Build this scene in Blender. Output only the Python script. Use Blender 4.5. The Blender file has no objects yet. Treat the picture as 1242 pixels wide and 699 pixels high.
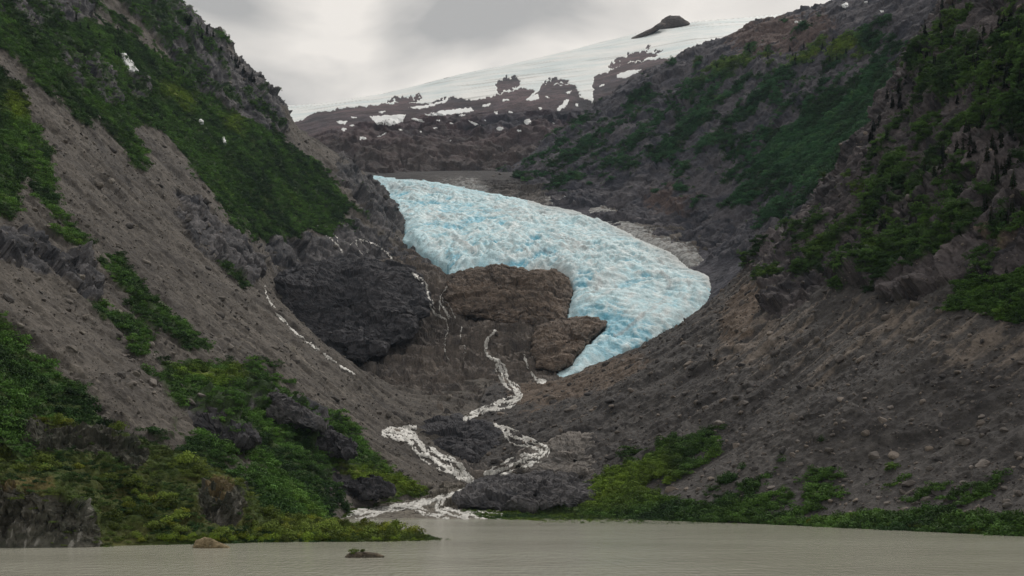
import bpy, math, random, time
import numpy as np
from concurrent.futures import ThreadPoolExecutor
from mathutils import Vector
from mathutils.bvhtree import BVHTree

T0 = time.time()
rng = np.random.default_rng(7)
random.seed(7)
F, CX, HY, CAMZ = 1207.0, 621.0, 590.0, 18.0     # surveying frame: focal length, centre column, horizon row, eye height
SC = bpy.context.scene
COL = SC.collection
f32 = np.float32


def W(px, py, Y):
    px, py, Y = np.broadcast_arrays(np.asarray(px, float), np.asarray(py, float), np.asarray(Y, float))
    return np.stack([(px - CX) / F * Y, Y, CAMZ + (HY - py) / F * Y], -1)


def proj(P):
    Y = np.maximum(P[..., 1], 1.0)
    return CX + P[..., 0] / Y * F, HY - (P[..., 2] - CAMZ) / Y * F


# ------------------------------------------------------------------ noise
_r = np.random.default_rng(11)
_perm = _r.permutation(256).astype(np.int32)
_perm = np.concatenate([_perm, _perm])
_g = _r.normal(size=(256, 3)).astype(f32)
_g /= np.linalg.norm(_g, axis=1, keepdims=True)


def _pn(P):
    i = np.floor(P).astype(np.int32)
    f = (P - i).astype(f32)
    i &= 255
    u = f * f * f * (f * (f * 6 - 15) + 10)
    out = []
    X0, Y0, Z0 = i[:, 0], i[:, 1], i[:, 2]
    res = 0
    for dx in (0, 1):
        a = _perm[(X0 + dx) & 255]
        wx = u[:, 0] if dx else 1 - u[:, 0]
        for dy in (0, 1):
            b = _perm[(a + Y0 + dy) & 255]
            wy = u[:, 1] if dy else 1 - u[:, 1]
            for dz in (0, 1):
                h = _perm[(b + Z0 + dz) & 255]
                wz = u[:, 2] if dz else 1 - u[:, 2]
                g = _g[h]
                d = g[:, 0] * (f[:, 0] - dx) + g[:, 1] * (f[:, 1] - dy) + g[:, 2] * (f[:, 2] - dz)
                res = res + wx * wy * wz * d
    return res * 1.7


_pool = ThreadPoolExecutor(4)


def noise(P, seed=0):
    sh = P.shape[:-1]
    Q = np.ascontiguousarray(P.reshape(-1, 3), dtype=f32) + f32(seed * 17.31 + 40.5)
    ch = [Q[k:k + 40000] for k in range(0, len(Q), 40000)]
    return np.concatenate(list(_pool.map(_pn, ch))).reshape(sh) if ch else np.zeros(sh, f32)


def fbm(P, scale, octv=4, gain=.5, seed=0, ridged=False):
    P = np.asarray(P, f32) / (np.asarray(scale, f32))
    out, a, tot = 0, 1.0, 0
    for k in range(octv):
        n = noise(P * f32(2.03 ** k), seed + k * 3)
        if ridged:
            n = 1 - 2 * np.abs(n)
        out = out + a * n
        tot += a * a
        a *= gain
    out = out / np.sqrt(tot)
    return (out - .44) * 1.05 if ridged else out * 1.35


def _fc(P):
    b = np.floor(P - .5).astype(np.int32)
    best = np.full(len(P), 9e9, f32); bh = np.zeros(len(P), np.int32); bd = np.zeros_like(P)
    for dx in (0, 1):
        for dy in (0, 1):
            for dz in (0, 1):
                c = b + np.array([dx, dy, dz], np.int32)
                h = _perm[(_perm[(_perm[c[:, 0] & 255] + c[:, 1]) & 255] + c[:, 2]) & 255]
                fp = c + .5 + _g[h] * f32(.42)
                d = P - fp
                r = np.sum(d * d, 1)
                k = r < best
                best[k] = r[k]; bh[k] = h[k]; bd[k] = d[k]
    g2 = _g[(bh * 7 + 31) & 255]
    return np.stack([np.sum(bd * g2, 1) * 1.1 + ((bh * 53) & 255) / 255. * .7 - .35, ((bh * 91) & 255) / 255. - .5], 1)


def facets(P, scale, seed=0, mask=None):
    """angular blocks: (height, tone) per point"""
    sh = P.shape[:-1]
    out = np.zeros((int(np.prod(sh)), 2), f32)
    Q = np.ascontiguousarray((P / np.asarray(scale)).reshape(-1, 3) + seed * 13.7 + 60, dtype=f32)
    sel = np.arange(len(Q)) if mask is None else np.nonzero(mask.ravel())[0]
    Q = Q[sel]
    if len(Q):
        out[sel] = np.concatenate(list(_pool.map(_fc, [Q[k:k + 40000] for k in range(0, len(Q), 40000)])))
    out = out.reshape(sh + (2,))
    return out[..., 0], out[..., 1]


def sstep(a, b, x):
    t = np.clip((x - a) / (b - a), 0, 1)
    return t * t * (3 - 2 * t)


def mix(a, b, t):
    t = np.asarray(t)
    if t.ndim and t.shape[-1] != 1:
        t = t[..., None]
    return np.asarray(a) * (1 - t) + np.asarray(b) * t


# ------------------------------------------------------------------ region maps (polygons soft-edged)
RX0, RY0, RX1, RY1, RS = -400, -320, 1640, 720, 2.0
_gx = np.arange(RX0, RX1, RS)
_gy = np.arange(RY0, RY1, RS)
_GX, _GY = np.meshgrid(_gx, _gy)


def inpoly(x, y, poly):
    c = np.zeros(np.shape(x), bool)
    n = len(poly)
    for k in range(n):
        x1, y1 = poly[k]
        x2, y2 = poly[(k + 1) % n]
        if y1 == y2:
            continue
        t = ((y1 > y) != (y2 > y)) & (x < (x2 - x1) * (y - y1) / (y2 - y1) + x1)
        c ^= t
    return c


def blur(a, r):
    r = int(r)
    if r < 1:
        return a
    for ax in (0, 1):
        for _ in range(2):
            p = np.pad(a, [(r + 1, r) if k == ax else (0, 0) for k in (0, 1)], mode='edge')
            c = np.cumsum(p, axis=ax)
            n = a.shape[ax]
            hi = np.take(c, range(2 * r + 1, 2 * r + 1 + n), axis=ax)
            lo = np.take(c, range(0, n), axis=ax)
            a = (hi - lo) / (2 * r + 1)
    return a


def region(polys, r=4):
    m = np.zeros(_GX.shape)
    for p in polys:
        xs = [q[0] for q in p]; ys = [q[1] for q in p]
        c0, c1 = max(0, int((min(xs) - RX0) / RS)), min(len(_gx), int((max(xs) - RX0) / RS) + 2)
        r0, r1 = max(0, int((min(ys) - RY0) / RS)), min(len(_gy), int((max(ys) - RY0) / RS) + 2)
        m[r0:r1, c0:c1] = np.maximum(m[r0:r1, c0:c1], inpoly(_GX[r0:r1, c0:c1], _GY[r0:r1, c0:c1], p))
    return blur(m, r / RS)


def look(m, px, py):
    x = np.clip((px - RX0) / RS, 0, m.shape[1] - 1.01)
    y = np.clip((py - RY0) / RS, 0, m.shape[0] - 1.01)
    i, j = x.astype(int), y.astype(int)
    a, b = x - i, y - j
    return ((m[j, i] * (1 - a) + m[j, i + 1] * a) * (1 - b) + (m[j + 1, i] * (1 - a) + m[j + 1, i + 1] * a) * b).astype(f32)


# ------------------------------------------------------------------ mesh and object helpers
def tag(o, label=None, cat=None, group=None, kind=None):
    if label: o['label'] = label
    if cat: o['category'] = cat
    if group: o['group'] = group
    if kind: o['kind'] = kind
    return o


def mesh_from(name, V, Q, col=None, mat=None, smooth=True):
    V = np.asarray(V, f32).reshape(-1, 3)
    Q = np.asarray(Q, np.int32)
    me = bpy.data.meshes.new(name)
    me.vertices.add(len(V))
    me.vertices.foreach_set('co', V.ravel())
    k = Q.shape[1]
    me.loops.add(Q.size)
    me.loops.foreach_set('vertex_index', Q.ravel())
    me.polygons.add(len(Q))
    me.polygons.foreach_set('loop_start', np.arange(0, Q.size, k, dtype=np.int32))
    me.polygons.foreach_set('loop_total', np.full(len(Q), k, np.int32))
    me.polygons.foreach_set('use_smooth', np.full(len(Q), smooth, bool))
    if col is not None:
        c = np.ones((len(V), 4), f32)
        c[:, :3] = np.asarray(col, f32).reshape(-1, 3)
        me.color_attributes.new('Col', 'FLOAT_COLOR', 'POINT').data.foreach_set('color', c.ravel())
    me.update(calc_edges=True)
    if mat: me.materials.append(mat)
    return me


def add(name, me, parent=None):
    o = bpy.data.objects.new(name, me)
    COL.objects.link(o)
    if parent: o.parent = parent
    return o


def grid_quads(nr, nc, close=False, flip=False):
    i = np.arange(nr - 1)[:, None]
    j = np.arange(nc if close else nc - 1)[None, :]
    j2 = (j + 1) % nc
    q = np.stack([i * nc + j, i * nc + j2, (i + 1) * nc + j2, (i + 1) * nc + j], -1).reshape(-1, 4)
    return q[:, ::-1] if flip else q


def grid_normals(P, close=False):
    du = np.gradient(P, axis=0)
    if close:
        dv = np.roll(P, -1, 1) - np.roll(P, 1, 1)
    else:
        dv = np.gradient(P, axis=1)
    n = np.cross(du, dv)
    n /= np.linalg.norm(n, axis=-1, keepdims=True) + 1e-9
    return n


def pchip(t, Y, tn):
    t = np.asarray(t, float); h = np.diff(t)
    sh = (len(h),) + (1,) * (Y.ndim - 1)
    d = np.diff(Y, axis=0) / h.reshape(sh)
    m = np.zeros_like(Y)
    a, b = d[:-1], d[1:]
    m[1:-1] = np.where(a * b > 0, 2 * a * b / np.where(np.abs(a + b) < 1e-9, 1, a + b), 0)
    m[0], m[-1] = d[0], d[-1]
    k = np.clip(np.searchsorted(t, tn, side='right') - 1, 0, len(h) - 1)
    s = ((tn - t[k]) / h[k]).reshape((-1,) + (1,) * (Y.ndim - 1))
    hh = h[k].reshape(s.shape)
    return ((1 + 2 * s) * (1 - s) ** 2) * Y[k] + s * (1 - s) ** 2 * hh * m[k] + s * s * (3 - 2 * s) * Y[k + 1] + s * s * (s - 1) * hh * m[k + 1]


def loft(tknots, curves, nt, ns, tn=None, sm=.02):
    """curves: world polylines of one slope each; returns a smooth (nt, ns, 3) sheet through them."""
    R = []
    for c in curves:
        c = np.asarray(c, float)
        L = np.r_[0, np.cumsum(np.linalg.norm(np.diff(c, axis=0), axis=1))]
        s = np.linspace(0, L[-1], ns)
        p = pchip(L, c, s)
        R.append(p)
    R = np.array(R)
    if tn is None:
        tn = np.linspace(tknots[0], tknots[-1], nt)
    return pchip(tknots, R, tn)


def arclen(P):
    d = np.linalg.norm(np.diff(P, axis=1), axis=-1)
    return np.concatenate([np.zeros((P.shape[0], 1)), np.cumsum(d, 1)], 1)


def face_cam(P, N):
    v = np.array([0, 0, CAMZ]) - P
    return N if (np.sum(N * v, -1) > 0).mean() > .5 else -N


# ------------------------------------------------------------------ materials
def nodes_of(name):
    m = bpy.data.materials.new(name)
    m.use_nodes = True
    nt = m.node_tree
    b = nt.nodes['Principled BSDF']
    return m, nt, b, nt.nodes.new, nt.links.new


def terrain_mat(name, big=.05, fine=.6, bump=1.0, dist=1.2, rough=.92, contrast=.45, spec=.25):
    m, nt, b, N, L = nodes_of(name)
    at = N('ShaderNodeAttribute'); at.attribute_name = 'Col'
    tc = N('ShaderNodeTexCoord')
    n1 = N('ShaderNodeTexNoise'); n1.inputs['Scale'].default_value = big; n1.inputs['Detail'].default_value = 9; n1.inputs['Roughness'].default_value = .68
    n2 = N('ShaderNodeTexNoise'); n2.inputs['Scale'].default_value = fine; n2.inputs['Detail'].default_value = 5; n2.inputs['Roughness'].default_value = .7
    L(tc.outputs['Object'], n1.inputs['Vector']); L(tc.outputs['Object'], n2.inputs['Vector'])
    mr = N('ShaderNodeMapRange'); mr.inputs['From Min'].default_value = .3; mr.inputs['From Max'].default_value = .7
    mr.inputs['To Min'].default_value = 1 - contrast; mr.inputs['To Max'].default_value = 1 + contrast
    ad = N('ShaderNodeMath'); ad.operation = 'ADD'
    hf = N('ShaderNodeMath'); hf.operation = 'MULTIPLY'; hf.inputs[1].default_value = .5
    L(n1.outputs['Fac'], ad.inputs[0]); L(n2.outputs['Fac'], ad.inputs[1]); L(ad.outputs[0], hf.inputs[0])
    L(hf.outputs[0], mr.inputs['Value'])
    mx = N('ShaderNodeMix'); mx.data_type = 'RGBA'; mx.blend_type = 'MULTIPLY'; mx.inputs['Factor'].default_value = 1
    L(at.outputs['Color'], mx.inputs['A']); L(mr.outputs['Result'], mx.inputs['B'])
    L(mx.outputs['Result'], b.inputs['Base Color'])
    bp = N('ShaderNodeBump'); bp.inputs['Strength'].default_value = bump; bp.inputs['Distance'].default_value = dist
    L(hf.outputs[0], bp.inputs['Height']); L(bp.outputs['Normal'], b.inputs['Normal'])
    b.inputs['Roughness'].default_value = rough
    b.inputs['Specular IOR Level'].default_value = spec
    return m


M_SLOPE = terrain_mat('slope_rock_and_scree', .12, .42, 1.0, 2.2, contrast=.75)
M_FAR = terrain_mat('distant_rock', .04, .15, 1.0, 6, contrast=.7)
M_ROCK = terrain_mat('outcrop_rock', .16, .7, 1.0, 1.4, contrast=.7)
M_ICE = terrain_mat('glacier_ice', .07, .25, 1.0, 3, rough=.6, contrast=.36, spec=.3)
M_SNOW = terrain_mat('snow', .05, .4, .4, .8, rough=.7, contrast=.08)
M_FOAM = terrain_mat('foaming_water', .18, .8, .8, .6, rough=.45, contrast=.55, spec=.4)


def thin_foam(m):
    nt = m.node_tree; b = nt.nodes['Principled BSDF']; N, L = nt.nodes.new, nt.links.new
    tc = N('ShaderNodeTexCoord'); mp = N('ShaderNodeMapping'); mp.inputs['Scale'].default_value = (1, .45, .45)
    n = N('ShaderNodeTexNoise'); n.inputs['Scale'].default_value = .32; n.inputs['Detail'].default_value = 4; n.inputs['Roughness'].default_value = .65
    L(tc.outputs['Object'], mp.inputs['Vector']); L(mp.outputs[0], n.inputs['Vector'])
    r = N('ShaderNodeMapRange'); r.inputs['From Min'].default_value = .36; r.inputs['From Max'].default_value = .48; r.inputs['To Min'].default_value = .5; r.inputs['To Max'].default_value = 1
    L(n.outputs['Fac'], r.inputs['Value']); L(r.outputs['Result'], b.inputs['Alpha'])


thin_foam(M_FOAM)


def leaf_mat(name, instanced, base=(.05, .09, .02)):
    m, nt, b, N, L = nodes_of(name)
    oi = N('ShaderNodeObjectInfo')
    at = N('ShaderNodeAttribute')
    at.attribute_type = 'INSTANCER' if instanced else 'OBJECT'
    at.attribute_name = 'tint'
    hs = N('ShaderNodeHueSaturation')
    mr = N('ShaderNodeMapRange'); mr.inputs['To Min'].default_value = .5; mr.inputs['To Max'].default_value = 1.5
    L(oi.outputs['Random'], mr.inputs['Value'])
    L(mr.outputs['Result'], hs.inputs['Value'])
    hs.inputs['Saturation'].default_value = 1.06
    L(at.outputs['Color'], hs.inputs['Color'])
    L(hs.outputs['Color'], b.inputs['Base Color'])
    b.inputs['Roughness'].default_value = .75
    b.inputs['Specular IOR Level'].default_value = .15
    return m


M_LEAF_I = leaf_mat('thicket_leaves', True)
M_LEAF = leaf_mat('shrub_leaves', False)


def flat_mat(name, c, rough=.85):
    m, nt, b, N, L = nodes_of(name)
    n = N('ShaderNodeTexNoise'); n.inputs['Scale'].default_value = 2; n.inputs['Detail'].default_value = 6
    r = N('ShaderNodeMapRange'); r.inputs['To Min'].default_value = .5; r.inputs['To Max'].default_value = 1.5
    L(n.outputs['Fac'], r.inputs['Value'])
    mx = N('ShaderNodeMix'); mx.data_type = 'RGBA'; mx.blend_type = 'MULTIPLY'; mx.inputs['Factor'].default_value = 1
    mx.inputs['A'].default_value = (*c, 1); L(r.outputs['Result'], mx.inputs['B'])
    L(mx.outputs['Result'], b.inputs['Base Color'])
    bp = N('ShaderNodeBump'); bp.inputs['Strength'].default_value = .6; bp.inputs['Distance'].default_value = .2
    L(n.outputs['Fac'], bp.inputs['Height']); L(bp.outputs['Normal'], b.inputs['Normal'])
    b.inputs['Roughness'].default_value = rough
    return m


M_BARK = flat_mat('bark', (.06, .045, .035))

# colours (albedo)
SCREE = np.array([.122, .109, .096]); SCREE2 = np.array([.062, .056, .052]); SCREE3 = np.array([.188, .168, .144])
ROCK = np.array([.040, .041, .047]); ROCK2 = np.array([.130, .123, .126]); ROCKB = np.array([.150, .112, .085])
GRASS = np.array([.052, .088, .020]); GRASSB = np.array([.150, .190, .030]); GRASSD = np.array([.026, .052, .016])
SNOWC = np.array([.80, .82, .83])


def surface_paint(P, N, px, py, fall, cross, masks, pal, seed, fs=1.0, vert=1.6):
    """rock / scree / plant cover colour of a slope plus its displacement; everything in world metres."""
    wob = fbm(P, 55 * fs, 5, .6, seed)
    fine = fbm(P, 9 * fs, 3, .6, seed + 20)
    st = np.stack([cross / (6.0 * fs), fall / (95.0 * fs), np.full_like(cross, seed)], -1)
    streak = fbm(st, 1, 4, .65, seed + 5)
    st2 = np.stack([(cross + wob * 22) / (46.0 * fs), fall / (240.0 * fs), np.full_like(cross, seed + 3.)], -1)
    gully = fbm(st2, 1, 4, .55, seed + 9, True)
    wpx, wpy = px + wob * 9 + fine * 3, py + fbm(P, 38 * fs, 3, .6, seed + 40) * 9
    g = {k: look(m, wpx, wpy) for k, m in masks.items()}
    rock = sstep(.38, .62, g.get('rock', 0) + .3 * wob + .12 * fine)
    veg = sstep(.42, .58, g.get('veg', 0) + .22 * wob + .16 * streak + .10 * fine - .6 * sstep(.25, .75, rock))
    vp = g.get('vegpatch', 0)
    patch = sstep(.42, .56, pal.get('vp', .42) * vp + (vp > .05) * (.42 * wob + .22 * streak + .15 * fine)) if np.ndim(vp) else 0
    veg = np.maximum(veg, patch)
    pl = g.get('pale', 0)
    pale = sstep(.44, .85, .62 * pl + .55 * streak + .25 * fine) * (pl > .05) if np.ndim(pl) else 0 * wob
    # colour
    c = mix(pal['scree'], pal['scree2'], np.clip(.45 + .30 * streak + .36 * wob + .24 * fine - .32 * gully, 0, 1))
    c = mix(c, pal['scree3'], np.clip(pale, 0, 1) * .8)
    rm_ = rock > .02
    vs = np.array([1, 1, vert]) * fs
    f1, t1 = facets(P + N * (fine * 2)[..., None], 46 * vs, seed + 1, rm_)
    f2, t2 = facets(P + (wob * 3)[..., None], 17 * vs, seed + 2, rm_)
    f3, t3 = facets(P, 6.5 * vs, seed + 3, rm_)
    tone = .5 + .45 * t1 + .5 * t2 + .45 * t3 + .25 * fine
    rc = mix(pal['rock'], pal['rock2'], np.clip(.5 + 1.25 * (tone - .5), 0, 1))
    c = mix(c, rc, rock)
    if 'brown' in g:
        c = mix(c, pal['brown'], np.clip(sstep(.3, .7, g['brown'] + .3 * fine) * .75, 0, 1))
    vc = mix(GRASS, GRASSD, np.clip(.4 + .6 * wob, 0, 1))
    if 'bright' in g:
        vc = mix(vc, GRASSB, sstep(.3, .7, g['bright'] + .2 * fine))
    c = mix(c, vc, veg * .93)
    # relief
    rid = fbm(P * np.array([1, 1, .7]), 60 * fs, 6, .55, seed + 70, True)
    d = wob * (2.2 + 3.5 * rock + 2.0 * veg) + fine * .5
    d = d + rock * (f1 * 8.5 + f2 * 5 + f3 * 2.2 + rid * 6)
    d = d + (1 - rock) * (1 - .4 * veg) * (gully * 3.6 + streak * .65)
    d = d + veg * (fbm(P, 22 * fs, 4, .6, seed + 90, True) * 2.6)
    d = d * (.12 + .88 * sstep(-2, 45, P[..., 2]))
    return c, d * fs ** .5, veg, rock, g


BV = {}


def bvh_of(P, step=1):
    Q = P[::step, ::step]
    nr, nc = Q.shape[:2]
    return BVHTree.FromPolygons(Q.reshape(-1, 3).tolist(), grid_quads(nr, nc).tolist())


def ray(px, py, names):
    d = Vector(((px - CX) / F, 1.0, (HY - py) / F))
    best = None
    for n in names:
        h = BV[n].ray_cast(Vector((0, 0, CAMZ)), d)
        if h[0] is not None and (best is None or h[3] < best[3]):
            best = h
    return best


# ------------------------------------------------------------------ the two valley walls and the ridges
def yprof(Y, pts):
    a = np.array(pts, float)
    y = np.full(len(a), float(Y)) if a.shape[1] == 2 else Y + a[:, 2]
    return W(a[:, 0], a[:, 1], y)


SURF = {}


def build_slope(key, name, label, profs, nt, ns, masks, pal, seed, mat, amp=1.0, step=2, geo=True, fs=1.0, vert=1.6):
    ys = np.array([p[0] for p in profs], float)
    tn = np.exp(np.linspace(np.log(ys[0]), np.log(ys[-1]), nt)) if geo else np.linspace(ys[0], ys[-1], nt)
    P = loft(ys, [yprof(*p) for p in profs], nt, ns, tn)
    N = grid_normals(P); N = face_cam(P, N)
    px, py = proj(P)
    al = arclen(P)
    c, d, veg, rock, g = surface_paint(P, N, px, py, al, P[..., 1] * 1.0, masks, pal, seed, fs, vert)
    P = P + N * (d * amp)[..., None]
    me = mesh_from(name, P, grid_quads(nt, ns), c, mat)
    o = add(name, me)
    tag(o, label, 'mountain', kind='structure')
    BV[key] = bvh_of(P, step)
    SURF[key] = dict(P=P, N=face_cam(P, grid_normals(P)), veg=veg, rock=rock, g=g)
    print(key, 'built', round(time.time() - T0, 1))
    return o


PAL_L = dict(scree=SCREE, scree2=SCREE2, scree3=SCREE3, rock=ROCK, rock2=ROCK2, brown=ROCKB)
PAL_R = dict(vp=.38, scree=np.array([.088, .082, .079]), scree2=np.array([.044, .041, .042]), scree3=np.array([.205, .172, .145]), rock=np.array([.032, .030, .034]), rock2=np.array([.120, .104, .106]), brown=ROCKB)
PAL_F = dict(scree=np.array([.082, .079, .094]), scree2=np.array([.052, .052, .064]), scree3=np.array([.14, .122, .112]), rock=np.array([.046, .047, .060]), rock2=np.array([.112, .104, .114]), brown=np.array([.12, .082, .07]))

LM = [
    (330, [(400, 668), (290, 660), (170, 645), (90, 600), (0, 535), (-120, 435), (-300, 285), (-420, 185)]),
    (400, [(400, 662), (320, 640), (250, 615), (150, 560), (0, 450), (-120, 350), (-300, 200), (-420, 100)]),
    (450, [(390, 652), (300, 582), (200, 515), (100, 442), (0, 366), (-100, 285), (-300, 120), (-420, 20)]),
    (600, [(436, 642), (404, 598), (330, 530), (230, 460), (100, 352), (0, 265), (-100, 175), (-300, -10), (-420, -125)]),
    (800, [(580, 580), (490, 540), (400, 478), (300, 398), (200, 312), (100, 222), (0, 130), (-100, 30), (-300, -180), (-420, -310)]),
    (1000, [(600, 506), (510, 498), (420, 440), (330, 365), (250, 287), (170, 202), (90, 110), (0, 5), (-100, -110), (-300, -340)]),
    (1130, [(600, 466), (510, 470), (432, 457), (362, 406), (322, 345), (286, 290), (225, 222), (150, 140), (72, 50), (-20, -55), (-130, -180), (-260, -325)]),
    (1250, [(570, 430), (500, 446), (436, 452), (366, 404), (326, 343), (300, 284), (268, 240), (200, 160), (130, 78), (50, -15), (-50, -130), (-200, -300)]),
    (1500, [(560, 330), (470, 322), (400, 290), (342, 222), (280, 148), (210, 70), (140, -10), (0, -170), (-150, -340)]),
    (1750, [(545, 292), (493, 278), (472, 248), (442, 217), (402, 187), (362, 158), (341, 124), (319, 103), (296, 80), (269, 50), (241, 28), (206, -2), (150, -60), (50, -170), (-80, -320)]),
    (2050, [(500, 262), (440, 240), (390, 214), (330, 165), (290, 120), (235, 65), (160, 0), (50, -110), (-80, -250)]),
    (2500, [(430, 235), (360, 210), (300, 165), (240, 110), (170, 50), (100, 0), (0, -80), (-120, -180)]),
]
LM_M = dict(
    veg=region([
        [(-120, -40), (60, 5), (100, 22), (140, 30), (185, 62), (215, 88), (238, 108), (262, 125), (300, 140), (340, 163), (372, 188), (398, 212), (416, 240), (414, 268), (404, 286), (360, 288), (322, 298), (292, 277), (262, 250), (236, 205), (205, 170), (180, 150), (150, 152), (185, 205), (160, 200), (128, 150), (100, 148), (70, 120), (0, 60), (-120, -40)],
        [(-100, 20), (0, 95), (28, 118), (36, 142), (60, 190), (60, 235), (85, 268), (112, 296), (100, 300), (68, 278), (38, 240), (22, 210), (20, 270), (0, 262), (-100, 180)],
        [(117, 309), (150, 310), (166, 338), (186, 370), (216, 398), (260, 422), (256, 429), (228, 421), (190, 398), (160, 372), (128, 332)],
        [(92, 352), (112, 360), (150, 384), (186, 406), (182, 420), (150, 408), (115, 378)],
        [(148, 420), (180, 424), (176, 436)],
        [(-100, 310), (0, 386), (40, 424), (75, 447), (100, 458), (106, 486), (140, 525), (150, 600), (-100, 600)],
        [(192, 452), (215, 440), (250, 438), (292, 446), (330, 460), (362, 482), (330, 478), (280, 474), (300, 488), (330, 512), (318, 520), (318, 545), (260, 548), (310, 600), (250, 590), (215, 555), (240, 510), (205, 470)],
        [(310, 505), (345, 500), (385, 495), (425, 515), (440, 545), (470, 570), (515, 588), (520, 604), (480, 606), (470, 596), (435, 575), (395, 572), (392, 600), (404, 614), (380, 650), (300, 650), (300, 560)],
        [(266, 308), (284, 302), (304, 345), (296, 352), (276, 330)],
    ], 4),
    vegpatch=region([[(-60, -60), (200, -20), (262, 52), (330, 130), (345, 160), (250, 120), (100, 120), (-60, 20)], [(380, 190), (450, 250), (440, 290), (400, 270)], [(190, 440), (320, 450), (520, 600), (300, 640), (200, 520)]], 10) * .95,
    bright=region([[(188, 92), (206, 96), (238, 122), (226, 132), (204, 118)], [(262, 140), (285, 142), (300, 160), (285, 165)], [(0, 110), (28, 125), (34, 145), (10, 150)],
                   [(400, 560), (520, 585), (510, 604), (440, 600)], [(200, 445), (290, 452), (300, 465), (220, 462)]], 6) * .8,
    rock=region([
        [(130, -60), (206, -2), (269, 50), (341, 124), (346, 150), (318, 138), (286, 122), (252, 104), (232, 80), (200, 62), (176, 32), (150, 10)],
        [(-60, -60), (60, -60), (120, 20), (60, 40), (0, 20)],
        [(55, 45), (110, 62), (145, 105), (152, 128), (108, 118), (80, 88)],
        [(150, 92), (178, 96), (186, 118), (160, 118)],
        [(404, 186), (442, 212), (492, 268), (494, 288), (452, 276), (424, 240)],
        [(312, 292), (402, 290), (420, 262), (450, 280), (500, 300), (540, 330), (520, 345), (336, 332)],
        [(205, 232), (240, 248), (292, 292), (322, 322), (306, 350), (272, 322), (232, 285)],
        [(-20, 290), (40, 288), (85, 310), (122, 352), (112, 372), (60, 332), (-20, 322)],
        [(215, 500), (245, 497), (310, 520), (312, 541), (245, 535)],
        [(270, 478), (330, 480), (380, 505), (410, 545), (380, 540), (330, 510), (290, 492)],
        [(390, 566), (440, 570), (478, 600), (400, 602)],
        [(200, -20), (269, 50), (341, 124), (352, 162), (312, 152), (270, 134), (238, 112), (215, 84), (190, 58), (168, 20)],
    ], 5),
    pale=region([[(230, 355), (290, 380), (430, 470), (470, 520), (440, 510), (330, 440), (240, 380)], [(60, 430), (170, 490), (240, 540), (220, 550), (120, 500)]], 10) * .7,
)
build_slope('left', 'mountain_left', 'steep green and brown mountainside with scree chutes on the left of the valley', LM, 1000, 900, LM_M, PAL_L, 1, M_SLOPE)

RM = [
    (300, [(1500, 672), (1420, 662), (1460, 630), (1600, 540), (1800, 400), (2000, 240)]),
    (380, [(1160, 656), (1242, 612), (1350, 540), (1500, 425), (1650, 300), (1800, 170)]),
    (450, [(970, 646), (1050, 615), (1150, 556), (1242, 490), (1350, 400), (1450, 305), (1580, 180), (1700, 60)]),
    (550, [(760, 636), (810, 612), (900, 560), (1000, 490), (1100, 415), (1170, 350), (1242, 262), (1320, 160), (1450, -10)]),
    (700, [(640, 606), (720, 570), (850, 488), (960, 402), (1050, 322), (1112, 240), (1182, 140), (1246, 45), (1310, -60), (1400, -200)]),
    (900, [(570, 545), (620, 522), (710, 483), (800, 432), (900, 362), (985, 284), (1050, 190), (1108, 108), (1172, 10), (1240, -90), (1320, -220)]),
    (1120, [(600, 468), (662, 464), (760, 431), (868, 368), (929, 305), (1000, 235), (1060, 156), (1110, 62), (1150, 0), (1196, -70), (1280, -200)]),
    (1300, [(700, 480), (800, 430), (890, 385), (955, 330), (1030, 250), (1090, 170), (1150, 60), (1200, -20), (1290, -160)]),
    (1550, [(800, 470), (900, 420), (980, 360), (1050, 280), (1130, 190), (1200, 90), (1290, -60), (1350, -150)]),
]
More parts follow.
